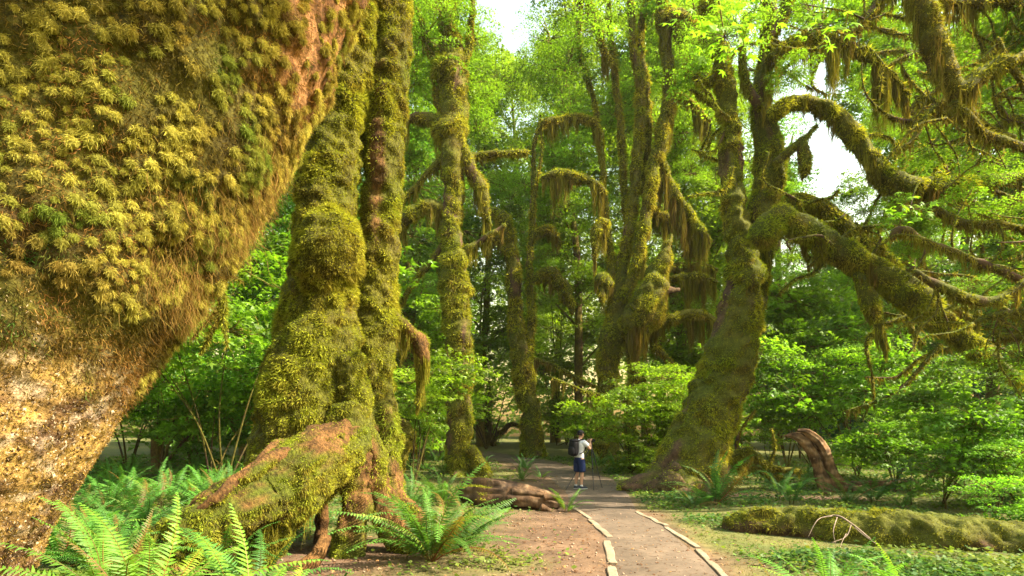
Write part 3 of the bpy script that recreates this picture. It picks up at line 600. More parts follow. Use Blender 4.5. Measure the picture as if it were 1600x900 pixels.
# crooked twigs off the limbs
for n_ in range(70):
    r = RL[rng.integers(1, len(RL))]; a = r[rng.integers(1, len(r))]
    pts = [(a[0], a[1], 5)]; ang = rng.random()*6.28; d0 = D+rng.normal()*.5
    for s_ in range(3):
        ang += rng.normal()*.6; ln = 20+25*rng.random()
        pts.append((pts[-1][0]+ln*math.cos(ang), pts[-1][1]+ln*math.sin(ang), 4.2-s_*1.2))
    t7.limb('twig', pts, d0, nseg=5, step=.12, lump=.2, dens=.7, fuzz=1.4, hang=(50, .15))
t7.done()

# ------------------------------------------------------------------ background wood
def hide_gap(px, py, rpx):             # openings in the canopy where the sky shows through
    for gx_, gy_, gr_ in ((795, 45, 34), (1290, 235, 46)):
        if math.hypot(px-gx_, py-gy_) < gr_+rpx*.72: return True
    return False
def foliage_mesh(name, R, flat, ncl, nl, size, shape, seed, base, rc=.34, tilt=.38):
    g = np.random.default_rng(seed)
    c = unit(g.normal(size=(ncl, 3)))*(g.random((ncl, 1))**.45)*R; c[:, 2] = np.round(c[:, 2]*flat/(.16*R))*.16*R+g.normal(size=ncl)*.03*R
    ci = np.repeat(np.arange(ncl), nl); n = len(ci)
    rr = R*rc*(.6+.7*g.random(ncl)); a = g.random(n)*6.283; q = np.sqrt(g.random(n))*rr[ci]
    p = c[ci]+np.stack([np.cos(a)*q, np.sin(a)*q, -.25*q*q/rr[ci]+g.normal(size=n)*.035*R], -1)
    slope = unit(np.stack([g.normal(size=ncl)*.25, g.normal(size=ncl)*.25, np.ones(ncl)], -1))
    nr = unit(slope[ci]+g.normal(size=(n, 3))*tilt)
    az = np.stack([np.cos(a), np.sin(a), -.2+0*a], -1)+g.normal(size=(n, 3))*.5
    V, T, ix = leaves(p, nr, size*(.6+.7*g.random(n)), shape, az)
    tint = .55+.75*g.random(ncl); yel = g.random(ncl)
    col = base*tint[ci][:, None]*(.75+.5*g.random((n, 1)))*mixc((1, 1, 1), (1.45, 1.12, .8), (yel[ci]*.5+g.random(n)*.3))
    fm = mesh_np(name, V, T, M_LEAF, col[ix], False)
    # the twigs that carry the sprays
    tw = Acc()
    for k in range(ncl):
        m = c[k]*.5+g.normal(size=3)*.08*R+A(0, 0, -.05*R)
        v, t, _ = tube([[*(c[k]*.05), .014*R], [*m, .009*R], [*c[k], .003*R]], 4, R*.2, 0, 1, 0)
        tw.add(v, t, mixc(BK*.8, OL*.8, g.random(len(v))))
    bv, bt, bc = tw.get()
    return fm, mesh_np(name+'_twigs', bv, bt, M_TRUNK, bc)
FOL = [foliage_mesh('maple_foliage', 2.3, .75, 30, (88, 60, 120, 88)[k], (.16, .23, .12, .17)[k], '4', 100+k, LIME*(1, .9, 1.1, .85)[k]) for k in range(4)]
SHR = [foliage_mesh('shrub_foliage', 1.0, .6, 24, (48, 30, 70, 40)[k], (.105, .15, .075, .12)[k], '4', 200+k, LIME*(.95, .85, 1.1, .75)[k], .38, (.30, .4, .3, .5)[k]) for k in range(4)]
def hook(name, mesh, parent, loc, rz, sc, tint=None, kind=None, rx=0.):
    o = bpy.data.objects.new(name, mesh); COL.objects.link(o); o.parent = parent; o.location = tuple(loc); o.rotation_euler = (rx, rng.normal()*.12, rz)
    o.scale = (sc, sc, sc) if np.isscalar(sc) else sc
    if tint is not None: o.color = (*tint, 1)
    if kind: o['kind'] = kind
    return o
def nest(mesh, twigs, tint):              # leaves as a sub-part of the twigs that carry them
    o = bpy.data.objects.new('foliage', mesh); COL.objects.link(o); o.parent = twigs; o.color = (*tint, 1); o['kind'] = 'stuff'
    return o
def simple_tube(pts, nseg, step, seed=0, lump=.15, freq=1.0, green=.5, brown=.3):
    V, T, t = tube(pts, nseg, step, lump, freq, seed); n = unit(V-V.mean(0)+A(0, 0, .01))
    return V, T, mixc(moss_color(V, n, seed, green, brown)*.7, BK*.8, sm(0, .4, fbm(V*1.5, 2, seed)))
def bg_tree(px, D, r, h, label, group, tint, nfol=12, spread=2.6, z0=2.0, lean=0., name='maple_tree', gaps=True, fr=1.0):
    x, y = (px-CX)/F*D, D; z = gz1(x, y)
    root = thing(name, label, 'tree', (x, y, z), group)
    sd = int(abs(px))+int(D); g = np.random.default_rng(sd)
    pts = [[x, y, z-.2, r*1.35], [x+lean*.05*h+g.normal()*.15, y, z+h*.12, r], [x+lean*.3*h+g.normal()*.3, y+g.normal()*.3, z+h*.4, r*.8], [x+lean*.65*h+g.normal()*.5, y+g.normal()*.5, z+h*.7, r*.55], [x+lean*h+g.normal()*.6, y, z+h, r*.2]]
    V, T, C = simple_tube(pts, 12, .35, sd); part('trunk', root, V, T, C, M_TRUNK)
    base = np.array(root.location[:])
    for k in range(nfol):
        for _ in range(6):
            hz = z0+(h*1.02-z0)*((k+g.random())/nfol); a = g.random()*6.283; rad = spread*(.35+.75*g.random())*(1.15-.5*abs(hz/h-.5))
            c = A(lean*hz+math.cos(a)*rad, math.sin(a)*rad, hz); sc = (.65+.5*g.random())*fr
            w = c+base; ppx, ppy = CX+F*w[0]/max(w[1], .5), HY-F*(w[2]-H)/max(w[1], .5)
            if not gaps or not hide_gap(ppx, ppy, 2.3*sc/max(w[1], 1)*F): break
        else: continue
        f, tw = FOL[g.integers(0, 4)]; rz = g.random()*6.28
        t_ = np.array(tint)*(.8+.4*g.random())
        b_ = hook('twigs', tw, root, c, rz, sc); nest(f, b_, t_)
        st = A(lean*hz*.8, 0, max(hz-1.6-rad*.4, .3)); m = (st+c)/2+A(0, 0, .25)
        V, T, C = simple_tube([[*(st+base), r*.28], [*(m+base), r*.2], [*(c+base), r*.08]], 6, .4, sd+k); part('limb', root, V, T, C, M_TRUNK)
    return root
GB = 'maples filling the wood behind the path'
BGT = [(-60, 24, .28, 20), (120, 30, .3, 24), (250, 22, .22, 15), (385, 34, .35, 27), (470, 28, .25, 24), (640, 36, .35, 28), (650, 42, .25, 28), (560, 44, .4, 32),
       (752, 44, .3, 30), (868, 52, .4, 38), (905, 40, .3, 33), (1035, 42, .35, 34), (1075, 33, .3, 27), (700, 58, .4, 36), (1135, 48, .4, 38),
       (1215, 40, .3, 22), (1335, 42, .35, 16), (1420, 32, .3, 26), (1490, 40, .35, 30), (1560, 27, .28, 22), (1660, 24, .3, 20), (1010, 60, .4, 42), (830, 66, .4, 44), (1290, 60, .4, 20), (1440, 55, .4, 36), (1600, 44, .4, 34),
       (300, 50, .4, 34), (60, 48, .4, 30)]
BGL = ['maple hidden behind the leaning trunk at the left frame edge', 'maple behind the leaning trunk glimpsed above the fern bed', 'short maple left of the twin trunk behind the fern bed', 'dark leafy maple close to the left side of the twin trunk', 'maple right behind the twin trunk', 'leafy maple between the twin trunk and the upright slender trunk', 'thin leafy maple close behind the upright slender trunk on its left', 'tall maple standing behind the second stem of the twin trunk', 'maple below the white sky gap right of the upright slender trunk', 'tall bright maple behind the moss draped arches', 'bright yellow green maple just left of the many stemmed maple', 'bright maple behind the right stems of the many stemmed maple', 'bright maple between the many stemmed maple and the big forked maple', 'far tall maple behind the upright slender trunk', 'tall maple behind the left fork of the big forked maple', 'maple behind the right fork of the big forked maple below the sky opening', 'low crowned maple below the bright sky opening', 'maple behind the arching limb on the right', 'maple behind the tangled branches on the right', 'leafy maple close behind the tangled branches at the right frame edge', 'maple at the right frame edge behind the reaching branches', 'far tall maple behind the many stemmed maple', 'farthest tall maple behind the forked trunk by the path bend', 'far low maple deep in the clearing under the long limb', 'far maple behind the tangle right of the arching limb', 'far maple in the upper right behind the tangled branches', 'far tall maple left of the twin trunk', 'far maple behind the leaning trunk', 'maple standing off to the right, its leaves shading the path', 'maple further off to the right, its leaves shading the wood']
for n_, (px, D, r, h) in enumerate(BGT):
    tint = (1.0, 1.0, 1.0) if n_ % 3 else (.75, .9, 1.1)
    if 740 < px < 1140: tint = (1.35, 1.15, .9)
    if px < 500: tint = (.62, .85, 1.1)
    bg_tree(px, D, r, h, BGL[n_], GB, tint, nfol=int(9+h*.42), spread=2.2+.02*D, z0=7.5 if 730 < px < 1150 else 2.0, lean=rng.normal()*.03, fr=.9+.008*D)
# maple added out of frame beside the camera, its leaves placed to shade the leaning trunk
bg_tree(CX+F*7.2/.8, .8, .3, 19, 'unseen maple added beside the camera to shade the leaning trunk', GB, (1, 1, 1), nfol=3, spread=2.4, z0=15.2, gaps=False)

# far mass of leaves that closes the view
N_ = 62000
x = rng.uniform(-75, 80, N_); y = rng.uniform(62, 105, N_)
top = 13+6*noise(np.stack([x*.09, y*.09, 0*x], -1), 71)+4*noise(np.stack([x*.3, y*.3, 0*x], -1), 72)+.12*(y-60)
ppx = CX+F*x/y; top = np.where((ppx > 1190)&(ppx < 1400), top*.9, top*1.9)
z = gz(x, y)+top*rng.random(N_)**.8
V, T, ix = leaves(np.stack([x, y, z], -1), unit(A(0, -.35, 1)+rng.normal(size=(N_, 3))*.45), (.55+.55*rng.random(N_)), '2')
tn = fbm(np.stack([x, y, z], -1)*.25, 3, 73)
cc = mixc(A(.10, .17, .03), A(.26, .32, .03), np.clip(.5+1.1*tn, 0, 1))*(.7+.6*rng.random((N_, 1)))
fw = link('far_wood', mesh_np('far_wood', V, T, M_LEAF, cc[ix], False)); tag(fw, 'pale green mass of distant leaves closing the view', 'woodland', kind='stuff')

# dark conifers in the haze of the clearing on the right
def conifer_mesh(seed, h=14., r=2.6):
    g = np.random.default_rng(seed); fo = Acc(); z = 1.0; 
    while z < h:
        rr = r*(1-z/h)**.8+.15
        for k in range(7):
            a = g.random()*6.283; n = 46; t = np.sqrt(g.random(n)); L = rr*(.75+.4*g.random())
            p = np.stack([np.cos(a)*L*t, np.sin(a)*L*t, z-.35*L*t*t+0*t], -1); sdv = A(-math.sin(a), math.cos(a), 0)
            d = unit(A(math.cos(a), math.sin(a), -.3)*.7+np.where(g.random(n) < .5, 1, -1)[:, None]*sdv+g.normal(size=(n, 3))*.2)
            bv, bt, ix = blades(p, d, .30*(1.2-t*.6), .10, .35, 2)
            fo.add(bv, bt, (A(.030, .070, .028)*(.6+.8*g.random((n, 1))))[ix])
        z += .34
    V, T, C = fo.get(); fm = mesh_np('conifer_needles', V, T, M_LEAF, C, False)
    V, T, C = simple_tube([[0, 0, -.3, .2], [0, 0, h*.5, .12], [0, 0, h, .02]], 8, .6, seed); return fm, mesh_np('conifer_trunk', V, T, M_TRUNK, C)
CON = [conifer_mesh(5), conifer_mesh(6, 16, 3)]
CNL = ['small dark conifer in the clearing right of the big forked maple, above the curved stump', 'dark conifer beside the big forked maple trunk seen under the long limb', 'dark conifer in the haze under the hanging moss of the long limb', 'far dark conifer just right of the big forked maple', 'bluish conifer left of the twin trunk', 'tall far bluish conifer left of the twin trunk near the hanging twig', 'dark conifer at the right behind the tangled branches', 'far dark conifer behind the upright slender trunk']
for n_, (px, D, s_) in enumerate(((1315, 40, .8), (1275, 50, .85), (1375, 46, .9), (1230, 56, 1.), (430, 36, .9), (395, 46, 1.1), (1545, 36, .9), (700, 48, .9))):
    x, y = (px-CX)/F*D, D
    r_ = thing('conifer', CNL[n_], 'tree', (x, y, gz1(x, y)), 'dark conifers in the wood')
    f, t_ = CON[px % 2]; rz = rng.random()*6; hook('needles', f, r_, (0, 0, 0), rz, s_, (.9, 1.1, 1.3), 'stuff'); hook('trunk', t_, r_, (0, 0, 0), rz, s_)

# ------------------------------------------------------------------ understory shrubs
def shrub(px, py, D, s_, label, group=None, tint=(1, 1, 1), n=4, name='vine_maple_shrub', spread=.9, ht=1.1):
    """(px, py) is the middle of the leaves in the picture; the plant stands on the ground below"""
    c = P(px, py, D); x, y = c[0], c[1]; z = gz1(x, y); root = thing(name, label, 'shrub', (x, y, z), group); base = A(x, y, z)
    g = np.random.default_rng(int(px*7+py)); top = max(c[2]-z, .35)
    for k in range(n):
        q = A(g.normal()*spread*s_, g.normal()*spread*s_, top+g.normal()*.35*s_*ht); q[2] = max(q[2], .3*s_)
        f, tw = SHR[g.integers(0, 4)]; rz = g.random()*6.28; sc = s_*(.8+.5*g.random())
        b_ = hook('twigs', tw, root, q, rz, sc); nest(f, b_, np.array(tint)*(.8+.4*g.random()))
        V, T, C = simple_tube([[x, y, z-.05, .022*s_], [*(base+q*A(.35, .35, .5)+g.normal(size=3)*.1), .016*s_], [*(base+q), .007*s_]], 5, .2, k); part('stem', root, V, T, C*.5, M_TRUNK)
    return root
GS = 'understory shrubs between the trees'
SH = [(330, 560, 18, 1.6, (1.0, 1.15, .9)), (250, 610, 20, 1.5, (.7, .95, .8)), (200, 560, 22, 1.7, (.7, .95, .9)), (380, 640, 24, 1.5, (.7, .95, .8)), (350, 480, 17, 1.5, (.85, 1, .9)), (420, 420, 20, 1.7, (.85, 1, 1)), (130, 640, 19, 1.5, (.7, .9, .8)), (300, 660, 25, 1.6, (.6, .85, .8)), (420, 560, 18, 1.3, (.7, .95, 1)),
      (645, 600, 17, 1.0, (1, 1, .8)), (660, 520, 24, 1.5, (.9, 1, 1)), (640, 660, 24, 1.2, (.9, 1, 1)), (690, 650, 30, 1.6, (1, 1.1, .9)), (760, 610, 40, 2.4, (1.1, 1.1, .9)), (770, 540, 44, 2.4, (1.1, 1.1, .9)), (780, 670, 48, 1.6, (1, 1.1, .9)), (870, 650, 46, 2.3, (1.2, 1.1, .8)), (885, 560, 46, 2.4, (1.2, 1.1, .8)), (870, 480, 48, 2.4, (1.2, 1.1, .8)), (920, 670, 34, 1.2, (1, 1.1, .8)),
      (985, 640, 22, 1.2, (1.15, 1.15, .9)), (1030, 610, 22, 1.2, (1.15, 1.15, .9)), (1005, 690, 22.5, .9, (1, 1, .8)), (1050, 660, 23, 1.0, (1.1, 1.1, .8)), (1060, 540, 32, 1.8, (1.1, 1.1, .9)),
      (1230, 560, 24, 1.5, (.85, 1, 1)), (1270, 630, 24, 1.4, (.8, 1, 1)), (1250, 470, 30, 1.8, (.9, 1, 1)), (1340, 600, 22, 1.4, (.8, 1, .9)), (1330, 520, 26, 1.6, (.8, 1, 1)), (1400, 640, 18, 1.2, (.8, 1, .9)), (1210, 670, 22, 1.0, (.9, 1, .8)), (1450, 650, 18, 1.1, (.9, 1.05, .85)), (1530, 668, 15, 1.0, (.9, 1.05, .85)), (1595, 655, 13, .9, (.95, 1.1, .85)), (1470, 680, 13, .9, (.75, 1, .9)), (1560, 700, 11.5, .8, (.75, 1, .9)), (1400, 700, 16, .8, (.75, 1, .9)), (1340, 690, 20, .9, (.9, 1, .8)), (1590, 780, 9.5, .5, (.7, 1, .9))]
SHL = ['broad leafy shrub left of the twin trunk at the height of its burl', 'low dark leafy shrub behind the fern bed, against the leaning trunk', 'leafy shrub glimpsed just past the edge of the leaning trunk', 'low leafy shrub touching the left side of the twin trunk', 'tall light leafy shrub between the hanging twig and the twin trunk', 'tallest bluish shrub left of the twin trunk below the moss fringe', 'dark shrub half hidden by the lower leaning trunk', 'dark leafy shrub directly behind the fern bed', 'bluish leafy shrub close behind the left edge of the twin trunk', 'yellow green shrub right of the twin trunk above the mossy stump', 'leafy shrub between twin trunk and upright trunk below the hanging limb', 'low leafy shrub behind the yellow mossy stump', 'shrub at the foot of the upright slender trunk', 'bright shrub above the far bend of the path', 'tall bright shrub between the upright trunk and the forked trunk by the far bend', 'low bright shrub at the very end of the path', 'bright leafy shrub behind the head of the photographer on the far side', 'bright tall shrub between the forked trunk and the many stemmed maple', 'tall leafy shrub under the small mossy arch of the far forked trunk', 'low shrub just left of the many stemmed maple behind the photographer', 'layered bright shrub right of the photographer at the many stemmed maple', 'layered bright shrub left of the leaning trunk of the big forked maple', 'low shrub at the path edge right of the photographer', 'leafy shrub touching the lower left side of the big forked maple', 'pale shrub high between the many stemmed maple and the big forked maple', 'leafy shrub right beside the big forked maple trunk', 'leafy shrub above the curved bare stump', 'tall leafy shrub under the fork of the big maple', 'wide leafy shrub right of the curved stump under the long limb', 'tall bluish shrub below the long mossy limb on the right', 'leafy shrub behind the upright dark fern', 'low leafy shrub behind the yellow fallen limbs', 'layered shrub under the tip of the long mossy limb', 'layered shrub right of the long limb tip near the frame edge', 'bright layered shrub at the right frame edge', 'small shrub behind the saplings and the mossy log', 'low shrub above the far end of the mossy log at the right frame edge', 'small shrub between the upright dark fern and the saplings', 'small shrub just right of the curved stump', 'small leafy plant at the right frame edge on the mossy log']
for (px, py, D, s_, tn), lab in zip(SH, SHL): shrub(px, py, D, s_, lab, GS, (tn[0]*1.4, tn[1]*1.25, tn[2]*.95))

# ------------------------------------------------------------------ ferns
def frond_mesh(seed, arch, npair=34, L=1.0):
    g = np.random.default_rng(seed); t = np.linspace(0, 1, 40)
    ang = math.radians(72)-arch*t**1.1; x = np.append(0, np.cumsum(np.cos(ang[:-1]))/39*L); z = np.append(0, np.cumsum(np.sin(ang[:-1]))/39*L)
    yb = .06*g.normal()*t**2*L
    acc = Acc()
    v, q, _ = tube(np.stack([x, yb, z, .006*(1-.8*t)], -1)[::4], 4, .2, 0); acc.add(v, q, A(.10, .085, .02))
    s_ = np.linspace(.13, .985, npair); xs, zs, ys = np.interp(s_, t, x), np.interp(s_, t, z), np.interp(s_, t, yb)
    a = np.interp(s_, t, ang); ln = L*.108*np.minimum(1, (s_/.16)**.6)*np.clip((1-s_)/.55, 0, 1)**.65+.006
    for sd in (-1, 1):
        for k in range(npair):
            fwd = A(math.cos(a[k]), 0, math.sin(a[k])); nrm = A(-math.sin(a[k]), 0, math.cos(a[k])); sv = A(0, sd, 0)
            d = unit(sv*.92+fwd*(.36+g.normal()*.09)+nrm*(-.16+g.normal()*.13)); ln[k] *= .85+.25*g.random(); w = L*.85/npair*.46
            p0 = A(xs[k], ys[k], zs[k]); p1 = p0+d*ln[k]
            m = p0+d*ln[k]*.30+nrm*.004
            vv = np.array([p0-fwd*w*.5, p0+fwd*w*.8, m+fwd*w*.75, m-fwd*w*.7, p1-nrm*ln[k]*.10])
            acc.add(vv, np.array([(0, 1, 2), (0, 2, 3), (3, 2, 4)]) if sd > 0 else np.array([(0, 2, 1), (0, 3, 2), (3, 4, 2)]), A(.062, .150, .024)*(.75+.5*g.random())*(1+.25*s_[k]))
    V, T, C = acc.get(); return mesh_np('fern_frond', V, T, M_FERN, C, False)
FR = [frond_mesh(300+k, a) for k, a in enumerate((.9, 1.15, 1.45, 1.8, 1.05, 1.35))]
def fern(x, y, size, n, label, group=None, tint=(1, 1, 1), z=None, rz=None, flat=.0):
    z = gz1(x, y) if z is None else z
    root = thing('sword_fern', label, 'fern', (x, y, z), group); g = np.random.default_rng(int(abs(x*1000)+abs(y*77)))
    for k in range(n):
        a = 2.4*k+g.normal()*.25; o = bpy.data.objects.new('frond', FR[g.integers(0, 6)]); COL.objects.link(o); o.parent = root
        inner = k/n; sc = size*(.95+.4*g.random())
        o.rotation_mode = 'ZYX'
        o.rotation_euler = (g.normal()*.18, .42+flat-.80*inner+g.normal()*.12, a); o.scale = (sc, sc*(.8+.35*g.random()), sc*(.7+.45*g.random())); o.location = (math.cos(a)*.04, math.sin(a)*.04, 0)
        b = .65+.6*g.random(); yl = g.random()
        if inner < .22 and g.random() < .35: o.color = (1.8, .62, .7, 1); o.rotation_euler.y += .25; continue
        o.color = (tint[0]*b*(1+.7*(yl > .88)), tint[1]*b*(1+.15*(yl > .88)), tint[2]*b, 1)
    return root
def fern_px(px, py, size, n, label, group=None, tint=(1, 1, 1)):
    x, y = G2(px, py); return fern(x, y, size, n, label, group, tint)
# close ferns along the lower edge
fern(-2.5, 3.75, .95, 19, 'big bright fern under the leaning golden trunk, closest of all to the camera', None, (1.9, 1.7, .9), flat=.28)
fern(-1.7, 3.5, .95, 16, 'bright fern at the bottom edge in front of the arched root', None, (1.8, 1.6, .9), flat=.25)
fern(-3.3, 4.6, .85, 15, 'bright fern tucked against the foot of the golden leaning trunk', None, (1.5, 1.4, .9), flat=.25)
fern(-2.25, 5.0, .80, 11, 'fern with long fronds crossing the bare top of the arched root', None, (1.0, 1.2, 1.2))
fern(-1.02, 7.2, 1.2, 34, 'large full fern in front of the hollow between twin trunk and path', None, (1.15, 1.15, .95))
fern(-.72, 7.9, .95, 16, 'fern pressed behind the large full fern beside the rotten log', None, (.95, 1.05, .9))
fern_px(690, 792, .95, 16, 'fern between the twin trunk roots and the slender upright trunk', None, (1.1, 1.15, .9))
fern_px(640, 800, .8, 13, 'fern leaning on the root behind the large full fern', None, (.95, 1.05, .9))
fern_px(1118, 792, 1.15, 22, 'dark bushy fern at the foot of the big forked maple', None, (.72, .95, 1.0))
fern_px(1082, 795, .7, 12, 'small fern spilling onto the path beside the forked maple roots', None, (.75, .95, 1.0))
fern_px(1365, 786, .85, 15, 'upright dark fern beside the curved bare stump', None, (.75, .95, .95))
fern(2.7, 4.9, .8, 15, 'fern with wide green fronds at the bottom edge right of the path', None, (1.3, 1.4, 1.0), flat=.3)
fern(2.25, 4.7, .7, 9, 'fern with a few fronds closest to the right path edging', None, (1.4, 1.4, 1.0), flat=.3)
fern(3.3, 4.8, .75, 13, 'low fern at the bottom edge below the mossy log', None, (1.3, 1.4, 1.0), flat=.35)
fern_px(885, 800, .55, 9, 'small fern growing by the broken end of the rotten log', None, (1.1, 1.15, .8))
fern_px(815, 752, .6, 12, 'fern in the low clump just left of the photographer', None, (1, 1.1, .9))
fern_px(845, 748, .5, 10, 'small fern at the path side behind the rotten log', None, (1, 1.1, .9))
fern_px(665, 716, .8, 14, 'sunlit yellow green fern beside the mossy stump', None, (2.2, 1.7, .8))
GFB = 'ferns of the bed left of the twin trunk'; LFB = 'dark green fern in the fern bed between the leaning trunk and the twin trunk'
gf = np.random.default_rng(77)
for k in range(72):
    px = gf.uniform(40, 440); y = 6.3+17*(k/72)**1.25+gf.normal()*.2; x = (px-CX)/F*y
    fern(x, y, gf.uniform(.7, .95), 13, LFB, GFB, np.array((1.0, 1.25, .95))*gf.uniform(.75, 1.35))
GFR = 'ferns in the undergrowth beyond the path'; LFR = 'small fern in the undergrowth along the wood edge beyond the path'
for k in range(44):
    a = gf.random()
    if a < .5: px, py = gf.uniform(1210, 1640), gf.uniform(728, 800)
    elif a < .72: px, py = gf.uniform(905, 1040), gf.uniform(718, 738)
    else: px, py = gf.uniform(620, 830), gf.uniform(716, 748)
    x, y = G2(px, py)
    if dist_poly(np.array([x]), np.array([y]), PATHC)[0] < 1.2 and px > 740 and y > 14: continue
    fern(x, y, gf.uniform(.6, .95), 9, LFR, GFR, np.array((.85, 1.0, .95))*gf.uniform(.8, 1.25))

# ------------------------------------------------------------------ leaves carried by the near maples
def crown_px(tree, spots, tint, meshes=FOL, s0=1.0):
    base = np.array(tree.location[:])
    for px, py, D, s_ in spots:
        c = P(px, py, D)-base; f, tw = meshes[rng.integers(0, 4)]; rz = rng.random()*6.28
        b_ = hook('twigs', tw, tree, c, rz, s_*s0); nest(f, b_, np.array(tint)*(.85+.4*rng.random()))
crown_px(t7.root, [(1560, 60, 14, .5), (1590, 150, 14, .5), (1545, 250, 14.5, .45), (1600, 330, 14, .5), (1490, 60, 15, .4), (1450, 230, 15.5, .35), (1500, 330, 15, .4), (1580, 420, 13.5, .4), (1530, 450, 15, .35), (1440, 380, 15, .3), (1600, 560, 13, .4), (1620, 20, 12, .5)], (1.15, 1.1, .9))
crown_px(t6.root, [(1270, 20, 17, .5), (1330, 110, 18, .3), (1150, 40, 16, .5), (1100, 60, 16.5, .35), (1240, 110, 16, .3), (1400, 330, 15, .28), (1440, 345, 15, .25), (1370, 200, 18, .3), (1330, 20, 17, .4), (1350, 60, 20, .5), (1405, 120, 20, .5), (1345, 135, 21, .35), (1370, 10, 20, .6), (1390, 190, 22, .5), (1240, 20, 20, .6), (1180, 110, 22, .6), (1090, 110, 21, .5), (1240, 405, 24, .5), (1262, 380, 25, .45), (1330, 300, 24, .4), (1350, 330, 25, .5), (1225, 300, 26, .3)], (1.2, 1.15, .9))
crown_px(t5.root, [(930, 40, 27, .7), (1000, 120, 29, .6), (880, 110, 28, .7), (1060, 200, 29, .6), (905, 240, 29, .6), (1080, 270, 29, .5), (1020, 20, 28, .7), (1060, 90, 29, .5), (860, 60, 30, .8), (960, 180, 31, .8), (890, 180, 32, .8), (1100, 40, 30, .8), (1090, 180, 31, .7), (930, 320, 32, .7), (870, 250, 33, .7)], (1.2, 1.15, .85))
crown_px(t3.root, [(660, 60, 21, .6), (730, 130, 22, .5), (650, 130, 22, .5), (690, 20, 21, .6), (640, 240, 23, .5), (740, 60, 22, .45), (660, 190, 24, .5), (750, 160, 25, .5), (690, 90, 24, .6), (640, 20, 23, .6), (745, 200, 26, .5)], (1.15, 1.1, .9))
crown_px(t4.root, [(860, 330, 38, .8), (820, 290, 38, .9), (780, 290, 38, .8), (850, 400, 39, .7)], (1.2, 1.15, .85))
def spray(px, py, D, n, R, label, tip, size=.16, tint=(1.5, 1.4, .9)):
    """a leafy branch end hanging into the picture from above; tip = where it comes from"""
    c = P(px, py, D); e = P(*tip); root = thing('overhanging_branch', label, 'branch', tuple(e))
    V, T, C = simple_tube([[*e, .02], [*((c+e)/2+A(0, 0, .08)), .014], [*c, .006]], 6, .08, px); part('twig', root, V, T, C, M_TRUNK)
    a = rng.random(n)*6.283; q = np.sqrt(rng.random(n))*R; p = c+np.stack([np.cos(a)*q, np.sin(a)*q*.8, rng.normal(size=n)*R*.28-.2*q], -1)
    nr = unit(A(0, -.45, 1)+rng.normal(size=(n, 3))*.4)
    V, T, ix = leaves(p, nr, size*(.6+.6*rng.random(n)), '9', np.stack([np.cos(a), np.sin(a), -.4+0*a], -1)+rng.normal(size=(n, 3))*.4)
    cc = LIME*np.array(tint)*(.8+.5*rng.random((n, 1))); part('foliage', root, V, T, cc[ix], M_LEAF, 'stuff', False)
    ac = Acc()
    for k in range(0, n, 2):
        v, t, _ = tube([[*c, .004], [*((c+p[k])/2+A(0, 0, .02)), .003], [*p[k], .002]], 4, .1, 0); ac.add(v, t, BK)
    part_acc('leaf_stalks', root, ac, M_TRUNK, 'stuff')
spray(1132, 58, 7.5, 46, .42, 'bright maple leaves hanging in front of the forked maple at the top edge', (1110, -60, 7.2))
spray(1085, 12, 7.0, 26, .3, 'small spray of bright leaves at the top edge above the mossy clubbed limb', (1060, -70, 7.0))
spray(1285, 40, 8.5, 30, .4, 'maple leaf spray hanging at the top edge above the sky opening', (1290, -60, 8.4))
spray(1422, 326, 11, 44, .42, 'bright leaf spray in front of the arching limb on the right side', (1436, 285, 11.5), .17)
spray(1180, 16, 8.5, 30, .35, 'leaf spray at the top edge in front of the upright fork', (1200, -60, 8.3))
spray(20, 30, 9, 40, .5, 'bright leaves peeping past the leaning trunk in the upper corner', (-60, -60, 9), .16, (2, 1.7, .8))

# ------------------------------------------------------------------ low plants, litter
def scatter(n, x0, x1, y0, y1):
    y_ = y0+(y1-y0)*rng.random(n)**1.7; xc = (rng.random(n)*1.12-.06)*1600
    return np.clip((xc-CX)/F*y_, x0, x1), y_
x, y = scatter(230000, -30, 30, 5.2, 32)
pp = CX+F*x/y; k = (pp > -60)&(pp < 1660); x, y = x[k], y[k]
dn = dirtness(x, y); pt = dist_poly(x, y, PATHC); cover = fbm(np.stack([x*1.1, y*1.1, 0*x], -1), 3, 81)
k = (rng.random(len(x)) < np.clip(.48+1.7*cover, .06, 1)*(1-np.clip(dn*1.15, 0, .985)))&(pt > .95); x, y, cover = x[k], y[k], cover[k]; N_ = len(x)
hgt = np.clip(.05+.10*cover+.06*rng.random(N_), .015, .3)*(.3+.7*rng.random(N_))
p = np.stack([x, y, gz(x, y)+hgt], -1)
V, T, ix = leaves(p, unit(A(0, 0, 1)+rng.normal(size=(N_, 3))*.35), (.040+.0024*y)*(.6+.9*rng.random(N_)), '2')
cc = mixc(A(.055, .135, .022), A(.15, .20, .025), np.clip(.4+.9*fbm(p*.7, 2, 83)+.3*rng.normal(size=N_), 0, 1))*(.6+.7*rng.random((N_, 1)))
gc = link('ground_cover', mesh_np('ground_cover', V, T, M_FERN, cc[ix], False)); tag(gc, 'carpet of small green leaves over the forest floor', 'ground cover', kind='stuff')
